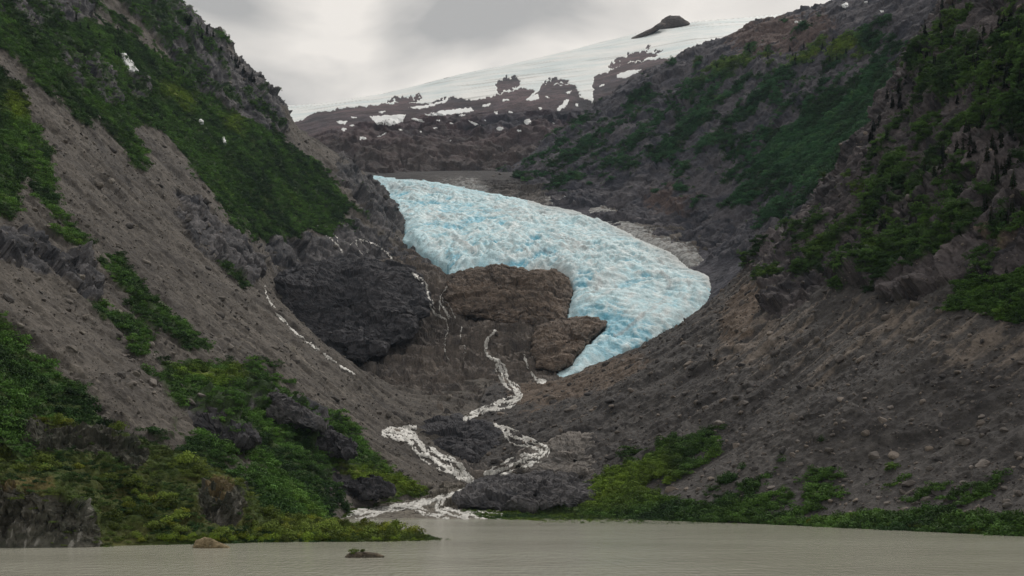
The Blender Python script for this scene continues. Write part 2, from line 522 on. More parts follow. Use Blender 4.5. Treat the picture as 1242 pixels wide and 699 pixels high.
RM_M = dict(
    veg=region([
        [(985, 258), (1000, 245), (1030, 214), (1062, 205), (1098, 218), (1118, 190), (1150, 178), (1180, 160), (1206, 118), (1260, 80), (1500, -40), (1500, 330), (1260, 290), (1200, 272), (1150, 265), (1120, 288), (1092, 272), (1062, 288), (1034, 282), (1046, 246), (1012, 254)],
        [(1108, 80), (1185, 72), (1198, 104), (1160, 132), (1108, 132), (1116, 104)],
        [(1172, -40), (1300, -60), (1300, 30), (1242, 40), (1192, 52), (1180, 20)],
        [(1146, 372), (1160, 348), (1200, 315), (1242, 306), (1400, 240), (1400, 330), (1242, 392), (1206, 384), (1172, 378)],
        [(700, 590), (752, 576), (790, 566), (800, 574), (776, 592), (800, 604), (890, 618), (940, 628), (1000, 630), (1120, 624), (1260, 630), (1260, 664), (1000, 646), (940, 640), (690, 636), (600, 626), (700, 612)],
    ], 3),
    vegpatch=region([
        [(1045, 240), (1090, 170), (1135, 90), (1165, 20), (1200, -60), (1400, -160), (1400, 250), (1242, 330), (1150, 315), (1040, 300), (1000, 290), (960, 330), (955, 290)],
        [(680, 620), (760, 560), (850, 520), (900, 545), (1010, 540), (1100, 570), (1242, 590), (1242, 650), (900, 640)],
        [(920, 340), (960, 290), (1150, 300), (1130, 350), (1000, 345)],
    ], 8) * 1.0,
    bright=region([[(985, 262), (1010, 240), (1050, 210), (1070, 235), (1020, 252)], [(690, 585), (830, 545), (830, 600), (700, 628)]], 8) * .45,
    rock=region([
        [(926, 310), (1000, 232), (1060, 150), (1108, 55), (1145, -10), (1400, -150), (1400, 200), (1242, 330), (1150, 345), (1108, 372), (1060, 350), (1000, 345), (962, 378), (934, 382), (926, 350)],
    ], 5),
    pale=region([[(990, 420), (1040, 370), (1110, 375), (1160, 390), (1250, 400), (1400, 330), (1400, 420), (1242, 480), (1150, 440), (1040, 430), (960, 470)], [(860, 410), (925, 320), (945, 385), (1000, 360), (980, 420), (900, 470)]], 14),
    brown=region([[(610, 480), (660, 462), (760, 430), (800, 440), (700, 480), (640, 500)], [(880, 360), (926, 330), (920, 400), (870, 430)], [(1230, 280), (1180, 270), (1200, 300), (1250, 300)]], 10),
)
build_slope('right', 'mountain_right', 'dark cliffs over a brown scree slope on the right of the valley', RM, 900, 900, RM_M, PAL_R, 31, M_SLOPE)

RF = [
    (1300, [(800, 420), (870, 378), (930, 316), (1000, 240), (1080, 145), (1150, 50), (1250, -80)]),
    (1600, [(740, 312), (822, 302), (880, 272), (950, 206), (1030, 120), (1100, 40), (1180, -60), (1260, -160)]),
    (1900, [(650, 262), (720, 250), (800, 216), (880, 152), (960, 78), (1010, 32), (1080, -10), (1150, -50), (1250, -100)]),
    (2200, [(560, 240), (620, 222), (700, 186), (760, 152), (830, 107), (900, 64), (960, 34), (1030, 4), (1110, -28), (1220, -70)]),
    (2450, [(545, 240), (600, 213), (640, 188), (700, 151), (760, 106), (800, 86), (850, 60), (890, 41), (960, 18), (1030, 1), (1110, -24), (1220, -60)]),
    (2900, [(590, 240), (660, 200), (720, 162), (790, 115), (870, 80), (940, 52), (1030, 22), (1110, 2), (1220, -30)]),
]
RF_M = dict(
    veg=region([
        [(612, 208), (640, 192), (690, 168), (722, 150), (742, 158), (700, 190), (670, 210), (640, 216)],
        [(790, 180), (830, 150), (880, 150), (905, 160), (880, 185), (862, 176), (830, 195), (800, 195)],
        [(935, 125), (1000, 95), (1060, 90), (1120, 62), (1112, 90), (1080, 130), (1044, 176), (1000, 226), (960, 272), (940, 276), (960, 226), (985, 200), (960, 180), (930, 190), (925, 160)],
    ], 5),
    vegpatch=region([[(600, 215), (700, 150), (770, 130), (860, 90), (960, 50), (1060, 40), (1120, 50), (1110, 100), (1000, 235), (950, 280), (900, 250), (820, 230), (760, 220), (700, 220), (640, 225)]], 10),
    bright=region([[(840, 92), (900, 75), (960, 64), (1040, 52), (1060, 68), (980, 74), (900, 85), (850, 100)], [(850, 45), (868, 40), (868, 55), (850, 58)]], 6) * .9,
    rock=region([[(560, 240), (640, 190), (760, 105), (850, 58), (1150, -60), (1150, 50), (1000, 130), (930, 160), (930, 200), (1000, 240), (920, 320), (820, 300), (700, 250)]], 8),
    pale=region([[(880, 235), (950, 190), (990, 190), (960, 240), (900, 290), (850, 290)]], 12),
    brown=region([[(870, 40), (960, 20), (1040, 30), (1000, 50), (900, 70)], [(580, 230), (640, 225), (640, 240), (590, 245)], [(780, 230), (860, 240), (850, 260), (790, 260)]], 12),
)
build_slope('far', 'mountain_far_right', 'long dark ridge with green patches behind the glacier on the right', RF, 640, 760, RF_M, PAL_F, 57, M_FAR, amp=.75, fs=1.8, vert=1.0)


def colprof(px, pts):
    a = np.array(pts, float)
    return W(np.full(len(a), px), a[:, 0], a[:, 1])


BMC = [
    (180, [(262, 2250), (205, 2700), (165, 3100), (142, 3600), (148, 4300)]),
    (340, [(245, 2250), (192, 2600), (162, 2900), (142, 3300), (130, 3800), (140, 4500)]),
    (400, [(238, 2250), (182, 2600), (150, 2850), (136, 3200), (124, 3800), (135, 4500)]),
    (470, [(235, 2250), (172, 2650), (140, 2900), (126, 3300), (112, 3850), (122, 4550)]),
    (560, [(236, 2250), (172, 2650), (132, 2950), (110, 3300), (90, 3950), (100, 4600)]),
    (650, [(236, 2250), (172, 2600), (126, 2900), (100, 3300), (71, 4000), (82, 4650)]),
    (720, [(236, 2300), (160, 2700), (116, 2950), (86, 3400), (54, 4100), (64, 4700)]),
    (800, [(230, 2400), (145, 2750), (90, 3000), (62, 3500), (34, 4200), (44, 4800)]),
    (850, [(210, 2500), (125, 2850), (76, 3100), (47, 3600), (26, 4250), (36, 4900)]),
    (920, [(200, 2600), (115, 2900), (70, 3200), (40, 3700), (20, 4300), (30, 4900)]),
    (1050, [(190, 2700), (100, 3000), (60, 3300), (32, 3800), (10, 4350), (20, 4900)]),
    (1250, [(180, 2800), (90, 3100), (50, 3400), (25, 3900), (0, 4400), (10, 4900)]),
]
P = loft([c[0] for c in BMC], [colprof(*c) for c in BMC], 760, 520)
N = face_cam(P, grid_normals(P))
px, py = proj(P)
hgt = P[..., 2]
w1 = fbm(P, 260, 5, .55, 101)
rd = fbm(P * np.array([1, .6, 1]), 130, 6, .58, 110, True)
fi = fbm(P, 30, 3, .6, 120)
cr = mix(np.array([.048, .042, .053]), np.array([.100, .070, .075]), np.clip(.5 + .5 * w1 + .3 * fi, 0, 1))
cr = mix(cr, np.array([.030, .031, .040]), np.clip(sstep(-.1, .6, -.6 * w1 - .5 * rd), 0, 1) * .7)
bf1, bt1 = facets(P + (w1 * 20)[..., None], 90, 131)
bf2, bt2 = facets(P, 34, 132)
cr = cr * (1 + .5 * bt1 + .5 * bt2)[..., None]
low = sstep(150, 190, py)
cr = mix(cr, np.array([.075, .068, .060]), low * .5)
icearea = sstep(.2, .8, look(region([[(300, 60), (1250, -60), (1250, 60), (820, 92), (720, 134), (600, 140), (480, 146), (345, 175)]], 12), px, py))
d = (1 - icearea) * (rd * 11 + w1 * 8 + fi * 2.5 + bf1 * 15 + bf2 * 8) + icearea * (w1 * 3)
P = P + N * d[..., None]
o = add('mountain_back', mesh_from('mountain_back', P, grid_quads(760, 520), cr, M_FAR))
tag(o, 'distant purple brown mountain below the ice cap at the valley head', 'mountain', kind='structure')
BV['back'] = bvh_of(P)
print('back', round(time.time() - T0, 1))

# ------------------------------------------------------------------ valley floor
FR = np.array([(400, 655), (480, 639), (530, 632.5), (600, 622), (700, 601), (840, 562), (1000, 502), (1120, 461), (1190, 431), (1290, 391), (1420, 341), (1560, 301), (1900, 251), (2200, 214), (2500, 205)], float)


def floor_z(Y):
    z = CAMZ + (HY - FR[:, 1]) / F * FR[:, 0]
    return pchip(FR[:, 0], z[:, None], np.asarray(Y, float).ravel())[:, 0].reshape(np.shape(Y))


GL = [(436, 208), (480, 214), (530, 219), (575, 227), (620, 236), (660, 245), (700, 253), (730, 266), (760, 279), (790, 293), (815, 304), (838, 322), (862, 330), (873, 350), (862, 371), (832, 386), (800, 403), (770, 418), (740, 432), (700, 451), (664, 461), (680, 446), (700, 430), (716, 414), (737, 392), (722, 387), (700, 388), (690, 384), (690, 368), (695, 350), (690, 336), (674, 327), (650, 331), (620, 324), (590, 324), (570, 329), (552, 335), (538, 331), (547, 320), (522, 311), (500, 296), (486, 288), (494, 276), (480, 262), (460, 236)]
GLM = region([GL], 0)
GLB = blur(GLM, 5)

nt, ns = 1000, 820
yy = np.exp(np.linspace(np.log(440), np.log(2450), nt))
uu = np.linspace(-.32, .36, ns)
YY, UU = np.meshgrid(yy, uu, indexing='ij')
P = np.stack([UU * YY, YY, floor_z(YY)], -1)
px, py = proj(P)
wob = fbm(P, 70, 4, .55, 201)
strata = fbm(np.stack([P[..., 0] / 110 + P[..., 1] / 160, P[..., 1] / 45 - P[..., 0] / 130, P[..., 2] / 16], -1), 1, 5, .58, 210, True)
blk = fbm(P, 30, 6, .58, 220, True)
fine = fbm(P, 7, 3, .6, 230)
amp = sstep(520, 800, YY) * (1 - sstep(2050, 2180, YY)) * (1 - .8 * look(region([[(640, 235), (720, 240), (800, 280), (850, 300), (890, 350), (850, 330), (780, 300), (690, 258)]], 8), px, py))
ff1, ft1 = facets(P + (wob * 8)[..., None], np.array([64, 64, 15]), 241)
ff2, ft2 = facets(P + (wob * 3)[..., None], np.array([24, 24, 7]), 242)
ff3, ft3 = facets(P, np.array([6, 6, 4]), 243)
h = (wob * 5 + strata * 3.2 + blk * 1.5 + ff1 * 14 + ff2 * 7 + ff3 * 2.2) * amp + fine * .5 * (.25 + .75 * amp)
h = np.where(YY < 640, h * sstep(520, 640, YY) + fine * .35, h)
def stairs(z, st):
    q_ = z / st; f_ = q_ - np.floor(q_)
    return (np.floor(q_) + sstep(.5, 1, f_)) * st - z


zt = P[..., 2] + wob * 15 + ff1 * 14 + P[..., 0] * .10 * np.sin(YY / 130.)
ter = stairs(zt, 21.) * .75 + stairs(zt + ff2 * 5 + fine * .8, 7.5) * .6
h = (h * .75 + ter * amp) * (1 - .75 * sstep(.05, .5, look(blur(GLM, 9), px, py)))
P[..., 2] += h - 12 * sstep(.2, .6, look(GLB, px, py)) - 2 * sstep(.0, .3, look(GLB, px, py))
c = mix(np.array([.066, .063, .064]), np.array([.190, .166, .146]), np.clip(.5 + .2 * strata + .25 * wob + .45 * ft1 + .5 * ft2 + .45 * ft3, 0, 1))
c = mix(c, np.array([.052, .050, .054]), np.clip(sstep(.0, .7, ft1 + ft2 * .6 + .3 * fine + .2 * wob), 0, 1) * .65)
wpx, wpy = px + wob * 6, py + fine * 2
fm = dict(brown=region([[(440, 300), (520, 300), (640, 330), (700, 390), (720, 400), (700, 440), (560, 480), (470, 470), (440, 440), (520, 400)]], 16),
          grey=region([[(655, 240), (700, 240), (745, 256), (795, 286), (835, 298), (870, 325), (880, 350), (850, 330), (780, 300), (700, 262)], [(500, 216), (580, 218), (600, 232), (560, 228)]], 4),
          veg=region([[(540, 620), (700, 606), (760, 600), (860, 600), (950, 650), (700, 640), (600, 630)], [(300, 598), (420, 600), (460, 612), (420, 626), (330, 640)], [(400, 590), (500, 585), (515, 604), (470, 612), (400, 610)]], 4),
          gravel=region([[(380, 600), (560, 590), (640, 618), (760, 626), (760, 640), (380, 640)]], 6))
c = mix(c, ROCKB * 1.0, look(fm['brown'], wpx, wpy) * .22)
c = mix(c, np.array([.42, .43, .43]), np.clip(sstep(.25, .7, look(fm['grey'], wpx, wpy) + .3 * fine), 0, 1) * (.55 + .6 * np.clip(fine, -.5, .6)))
c = mix(c, np.array([.16, .145, .12]), look(fm['gravel'], px, py) * .8)
c = mix(c, np.array([.050, .046, .047]) * (1 + .4 * ft2)[..., None], sstep(1980, 2150, YY) * (1 - look(fm['grey'], wpx, wpy)))
fveg = sstep(.4, .6, look(fm['veg'], wpx, wpy) + .2 * fine)
c = mix(c, GRASS, fveg * .9)
tag(add('valley_floor', mesh_from('valley_floor', P, grid_quads(nt, ns, flip=True), c, M_SLOPE, smooth=False)), 'bare brown rock steps of the valley floor below the glacier', 'terrain', kind='structure')
BV['floor'] = bvh_of(P)
SURF['floor'] = dict(P=P, N=face_cam(P, grid_normals(P)), veg=fveg, rock=1 - fveg, g={})
print('floor', round(time.time() - T0, 1))

# ------------------------------------------------------------------ glacier
gx = np.arange(-360, 345, 2.2)
gy = np.arange(1060, 2420, 2.4)
GXX, GYY = np.meshgrid(gx, gy)
Z0 = floor_z(GYY)
P0 = np.stack([GXX, GYY, Z0], -1)
ppx, ppy = proj(P0)
for _ in range(2):
    soft = look(blur(GLM, 12), ppx, ppy)
    P0[..., 2] = Z0 + 4 + 6 * sstep(.35, 1, soft)
    ppx, ppy = proj(P0)
jag = fbm(P0, 26, 4, .6, 305) * .5
inn = look(blur(GLM, 1), ppx + jag * 3.5, ppy + jag * 3) > .5
edge = sstep(.45, .95, look(blur(GLM, 4), ppx, ppy))
# streamwise / crosswise coordinates along the curving centre line: crevasses arch across it, dirt bands follow it
_cl = []
for qx_, qy_ in [(440, 205), (500, 226), (570, 246), (640, 268), (710, 296), (765, 325), (795, 352), (785, 378), (745, 405), (700, 436), (660, 470)]:
    Yq = np.interp(-qy_, -FR[:, 1], FR[:, 0]); _cl.append(((qx_ - CX) / F * Yq, Yq))
_cl = np.array(_cl)
_L = np.r_[0, np.cumsum(np.linalg.norm(np.diff(_cl, axis=0), axis=1))]
_sq = np.linspace(0, _L[-1], 160)
_cq = pchip(_L, _cl, _sq)
_tq = np.gradient(_cq, axis=0); _tq /= np.linalg.norm(_tq, axis=1, keepdims=True)
cxs, cns = np.zeros(GXX.shape), np.zeros(GXX.shape)
wsum = np.zeros(GXX.shape)
for (ax_, ay_), (tx_, ty_), sv_ in zip(_cq, _tq, _sq):
    dx_, dy_ = GXX - ax_, GYY - ay_
    w_ = np.exp(-np.minimum((dx_ * dx_ + dy_ * dy_) / (2 * 55. ** 2), 60)) + 1e-20
    wsum += w_; cxs += w_ * (sv_ + dx_ * tx_ + dy_ * ty_); cns += w_ * (-dx_ * ty_ + dy_ * tx_)
cy, cx = cxs / wsum, cns / wsum
cy = cy - .0011 * cx * cx
warp = fbm(P0, 90, 3, .5, 310)
cre = fbm(np.stack([(cx + warp * 8) / 48, (cy + warp * 14) / 15, warp * .5], -1), 1, 5, .62, 315, True)
lon = fbm(np.stack([(cx + warp * 8) / 16, cy / 130, warp], -1), 1, 4, .55, 325, True)
bands = fbm(np.stack([cx / 90, cy / 75, warp * .3], -1), 1, 3, .5, 329)
big = fbm(P0, 75, 3, .5, 335)
brk = np.clip(.6 + .35 * fbm(P0, 120, 3, .5, 345) + .35 * sstep(1700, 1450, GYY) * sstep(.3, .0, np.abs((ppx - 600) / 600)), .2, 1)
gf1, gt1 = facets(P0 + (warp * 6)[..., None], np.array([13, 9, 12]), 351)
gf2, gt2 = facets(P0, np.array([6, 4.5, 6]), 352)
hh = big * 3 + bands * 5 + .72 * brk * (cre * 6.5 + lon * 4.0 + gf1 * 2.3 + gf2 * 2.2) + fbm(P0, 6, 3, .6, 355) * .6
P1 = P0.copy()
P1[..., 2] += (hh * (.25 + .75 * edge) - (1 - edge) * 5)
# colour: white ice, palest on crests, bluer in crevasse lows and steep faces, grey dirt lines along the flow
slope = np.abs(np.gradient(P1[..., 2], axis=0)) / 2.4
bl = fbm(P0, np.array([42, 60, 40.]), 4, .6, 365)
BLU = region([[(540, 318), (620, 308), (690, 318), (712, 350), (705, 385), (740, 385), (790, 385), (800, 400), (700, 455), (655, 465), (690, 390), (680, 335), (560, 340)], [(585, 262), (650, 270), (680, 300), (610, 300)], [(520, 240), (560, 250), (540, 285), (500, 270)]], 14)
ice = mix(np.array([.66, .79, .825]), np.array([.45, .72, .80]), np.clip(.45 + .45 * bl, 0, 1))
blue = np.clip(sstep(-.05, .75, .6 * bl - .6 * cre - .5 * bands - .3 * gf1 + .55 * look(BLU, ppx, ppy)) * (.6 + .6 * sstep(.5, 1.6, slope)), 0, 1)
ice = mix(ice, np.array([.84, .87, .87]), sstep(.3, 1.1, cre + .5 * bands) * .5)
ice = mix(ice, np.array([.13, .48, .66]), blue * .9)
ice = mix(ice, np.array([.40, .70, .80]), np.clip(sstep(.2, .9, lon * .8 + bands * .5), 0, 1) * .45)
dirt = sstep(.22, .95, .8 * fbm(np.stack([(cx + warp * 6) / 14, cy / 260, warp * .4], -1), 1, 5, .65, 375) + .4 * fbm(P0, 140, 2, .5, 385) + .35 * sstep(60, 130, cx * -1 + 20) * 0)
ice = mix(ice, np.array([.33, .32, .32]), np.clip(dirt, 0, 1) * .58)
ice = ice * (1 + .08 * gt1 + .10 * gt2)[..., None]
rim = 1 - sstep(.5, .9, look(blur(GLM, 9), ppx, ppy))
ice = mix(ice, np.array([.42, .70, .82]), rim * .35 * (ppx < 760))
ice = mix(ice, np.array([.42, .42, .41]), rim * .75 * (ppx > 640) * (ppy < 352))
idx = -np.ones(inn.shape, np.int64)
q = grid_quads(*inn.shape)
fl = inn.ravel()
q = q[fl[q].all(1)]
used = np.unique(q)
remap = -np.ones(fl.size, np.int64); remap[used] = np.arange(len(used))
q = remap[q]
V = P1.reshape(-1, 3)[used]; C = ice.reshape(-1, 3)[used]
# ice cliff down to the bed along the open edge
ed = np.concatenate([q[:, [0, 1]], q[:, [1, 2]], q[:, [2, 3]], q[:, [3, 0]]])
key = np.sort(ed, 1); key = key[:, 0] * len(V) + key[:, 1]
u, inv, cnt = np.unique(key, return_inverse=True, return_counts=True)
be = ed[cnt[inv] == 1]
bv = np.unique(be)
low = -np.ones(len(V), np.int64); low[bv] = len(V) + np.arange(len(bv))
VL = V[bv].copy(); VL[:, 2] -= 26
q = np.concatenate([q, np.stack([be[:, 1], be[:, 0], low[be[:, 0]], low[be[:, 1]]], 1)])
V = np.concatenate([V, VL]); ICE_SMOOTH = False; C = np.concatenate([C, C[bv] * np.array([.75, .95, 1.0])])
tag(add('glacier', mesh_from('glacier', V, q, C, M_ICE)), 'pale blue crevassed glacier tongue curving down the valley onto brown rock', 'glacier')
print('glacier', round(time.time() - T0, 1))


# ------------------------------------------------------------------ rock bodies
def rock_body(name, label, outline, Yc, D, lean, seed, pal=(ROCK, ROCK2), nth=260, nph=90, amp=1.0, sc=1.0, cat='rock', on=None, kind=None, centre=None, layer=1.0, mat=None, moss=None):
    o = np.array(outline, float)
    if centre is None:
        c = o.mean(0)
    else:
        c = np.array(centre, float)
    if Yc is None:
        hit = ray(c[0], c[1], on)
        Yc = hit[0].y + D * .55
    th = np.linspace(0, 2 * np.pi, nth, endpoint=False)
    R = np.zeros(nth)
    for k in range(len(o)):
        a, b = o[k] - c, o[(k + 1) % len(o)] - c
        dx, dy = np.cos(th), np.sin(th)
        den = dx * (b[1] - a[1]) - dy * (b[0] - a[0])
        den = np.where(np.abs(den) < 1e-9, 1e-9, den)
        r = (a[0] * (b[1] - a[1]) - a[1] * (b[0] - a[0])) / den
        s = (a[0] * dy - a[1] * dx) / den
        ok = (r > 0) & (s >= -1e-6) & (s <= 1 + 1e-6)
        R = np.where(ok, np.maximum(R, r), R)
    k = np.array([.25, .5, .25])
    R = .25 * np.roll(R, 1) + .5 * R + .25 * np.roll(R, -1)
    R = R * (1 + (.03 + .05 * min(amp, 1.6)) * .8 * fbm(np.stack([np.cos(th) * 3, np.sin(th) * 3, th * 0 + seed], -1), 1, 4, .6, seed))
    ph = np.linspace(.02, np.pi - .02, nph)
    r = np.sin(ph) ** .8
    bulge = np.cos(ph)
    qx = c[0] + r[:, None] * R[None] * np.cos(th)[None]
    qy = c[1] + r[:, None] * R[None] * np.sin(th)[None]
    Yb = Yc - D * np.sign(bulge)[:, None] * np.abs(bulge[:, None]) ** .7 + lean * (c[1] - qy)
    P = W(qx, qy, Yb)
    N = grid_normals(P, True)
    cen = P.reshape(-1, 3).mean(0)
    if (np.sum(N * (P - cen), -1) > 0).mean() < .5:
        N = -N
    b1 = fbm(P * np.array([1, 1, .8]), 38 * sc, 6, .56, seed, True)
    lay = fbm(np.stack([P[..., 0] / 120, P[..., 1] / 120, (P[..., 2] + P[..., 0] * .15) / 9], -1) / sc, 1, 4, .55, seed + 10, True)
    wv = fbm(P, 60 * sc, 3, .5, seed + 20)
    fi = fbm(P, 6 * sc, 3, .6, seed + 30)
    edge = .35 + .65 * np.abs(bulge[:, None]) ** .6
    f1, t1 = facets(P + (wv * 4 * sc)[..., None], np.array([44, 44, 26]) * sc, seed + 50)
    f2, t2 = facets(P, np.array([12, 12, 8]) * sc, seed + 51)
    f3, t3 = facets(P, np.array([5, 5, 3.5]) * sc, seed + 52)
    d = (b1 * 1.4 + lay * 1.3 * layer + wv * 3.5 + fi * .3 + f1 * 6.5 + f2 * 3.2 + f3 * 1.5) * amp * sc * edge
    P = P + N * d[..., None]
    vert = fbm(np.stack([P[..., 0] / 7, P[..., 1] / 7, P[..., 2] / 60], -1) / sc, 1, 4, .6, seed + 40)
    col = mix(pal[0], pal[1], np.clip(.45 + .22 * lay + .25 * fi + .2 * wv + .15 * vert + .3 * t1 + .35 * t2 + .3 * t3, 0, 1))
    if moss is not None:
        up = sstep(.35, .8, N[..., 2] + .25 * fi)
        col = mix(col, moss, up * .7 * sstep(-.15, .25, wv + .3 * fi))
    me = mesh_from(name, P, grid_quads(nph, nth, True), col, mat or M_ROCK, smooth=False)
    ob = tag(add(name, me), label, cat, kind=kind)
    BV[label] = BVHTree.FromPolygons(P.reshape(-1, 3).tolist(), grid_quads(nph, nth, True).tolist())
    SURF[label] = dict(P=P, N=N, veg=np.zeros(P.shape[:2]), rock=np.ones(P.shape[:2]), g={})
    return label


BRN = (np.array([.080, .066, .058]), np.array([.215, .168, .134]))
DRK = (np.array([.034, .035, .041]), np.array([.080, .077, .083]))
GRY = (np.array([.090, .085, .082]), np.array([.215, .195, .178]))
domeA = rock_body('rock_dome', 'large dark rounded rock dome left of the waterfalls', [(327, 350), (334, 336), (352, 330), (380, 322), (410, 314), (440, 312), (470, 318), (495, 328), (510, 345), (521, 362), (520, 382), (505, 402), (480, 418), (455, 432), (425, 440), (400, 432), (372, 412), (350, 392), (334, 372)], 1265, 48, 1.35, 401, DRK, 420, 150, 1.0)
domeB = rock_body('rock_dome', 'brown flat topped rock dome with the glacier wrapped around it', [(540, 345), (548, 333), (575, 327), (600, 322), (640, 330), (670, 327), (688, 337), (695, 352), (690, 375), (678, 390), (650, 396), (610, 393), (575, 386), (548, 378), (537, 362)], 1375, 42, 1.9, 431, BRN, 400, 130, .9, layer=1.8)
domeC = rock_body('rock_dome', 'smaller brown rock dome beside the lower tongue of the glacier', [(648, 400), (680, 386), (715, 386), (737, 391), (724, 405), (706, 425), (690, 441), (672, 451), (652, 447), (646, 424)], 1225, 34, 2.2, 451, BRN, 300, 100, .8, layer=1.5)
rock_body('rock_outcrop', 'dark grey rock knoll between the two branches of the river', [(500, 528), (515, 512), (555, 505), (600, 514), (618, 535), (610, 553), (582, 566), (545, 562), (512, 548)], 900, 34, 1.6, 471, DRK, 240, 90, .9, .8)
rock_body('rock_outcrop', 'long grey rock hump at the river mouth beside the lake', [(554, 606), (560, 592), (576, 582), (604, 576), (640, 578), (668, 574), (700, 582), (730, 586), (768, 597), (742, 606), (700, 612), (640, 618), (590, 616), (564, 612)], 650, 20, 1.5, 481, (ROCK * 1.1, ROCK2 * 1.05), 320, 120, 1.35, .5, centre=(650, 598))
rock_body('rock_outcrop', 'pale grey ice worn rock bench right of the river', [(640, 545), (690, 526), (742, 528), (775, 542), (768, 562), (730, 576), (680, 580), (640, 574), (622, 562)], 745, 22, 1.8, 491, GRY, 240, 90, .8, .7)
rock_body('rock_outcrop', 'brown grey rock bench just above the right river branch', [(640, 524), (655, 506), (700, 496), (735, 502), (740, 515), (700, 530), (650, 538)], 885, 18, 2.0, 501, (ROCK, ROCK2), 240, 90, .8, .8)
rock_body('rock_outcrop', 'steep blue grey rock face in the bushes on the lower left slope', [(214, 508), (232, 499), (262, 502), (296, 513), (313, 530), (304, 541), (270, 540), (235, 530)], None, 14, .5, 511, DRK, 200, 70, 1.7, .45, on=['left'])
rock_body('rock_outcrop', 'jagged grey rock rib among green bushes above the blue grey face', [(270, 484), (300, 477), (338, 482), (372, 498), (395, 518), (375, 522), (330, 508), (290, 498)], None, 14, .5, 521, (ROCK, ROCK2), 220, 70, 1.7, .5, on=['left'])
rock_body('rock_outcrop', 'dark rock knob in the bushes left of the river bend', [(345, 528), (368, 515), (400, 520), (424, 535), (432, 552), (405, 556), (365, 545)], None, 14, .6, 531, DRK, 200, 70, 1.7, .5, on=['left', 'floor'])
rock_body('rock_outcrop', 'low dark slab beside the river delta', [(385, 582), (405, 574), (440, 573), (470, 584), (482, 598), (450, 603), (400, 602)], None, 12, .8, 541, DRK, 200, 70, 1.7, .45, on=['left', 'floor'])
rock_body('rock_peak', 'small dark rocky peak breaking through the ice cap crest', [(796, 36), (803, 24), (812, 18.5), (825, 20), (837, 29), (828, 34), (808, 38)], 4080, 60, 1, 551, (np.array([.05, .042, .04]), np.array([.10, .08, .07])), 240, 50, .35, 1.5, cat='peak', centre=(815, 30), mat=M_FAR)
rock_body('rock_ridge', 'thin dark rock ridge running down left from the small peak in the ice', [(759, 50), (775, 42), (790, 35), (802, 27), (808, 30), (796, 38), (782, 45), (768, 50)], 3950, 50, 1, 556, (np.array([.05, .042, .04]), np.array([.10, .08, .07])), 200, 50, .3, 1.5, cat='ridge', centre=(784, 41), mat=M_FAR)


# ------------------------------------------------------------------ draped sheets: ice cap, snow, running water
def erode(m):
    e = m.copy()
    e[1:] &= m[:-1]; e[:-1] &= m[1:]; e[:, 1:] &= m[:, :-1]; e[:, :-1] &= m[:, 1:]
    return e


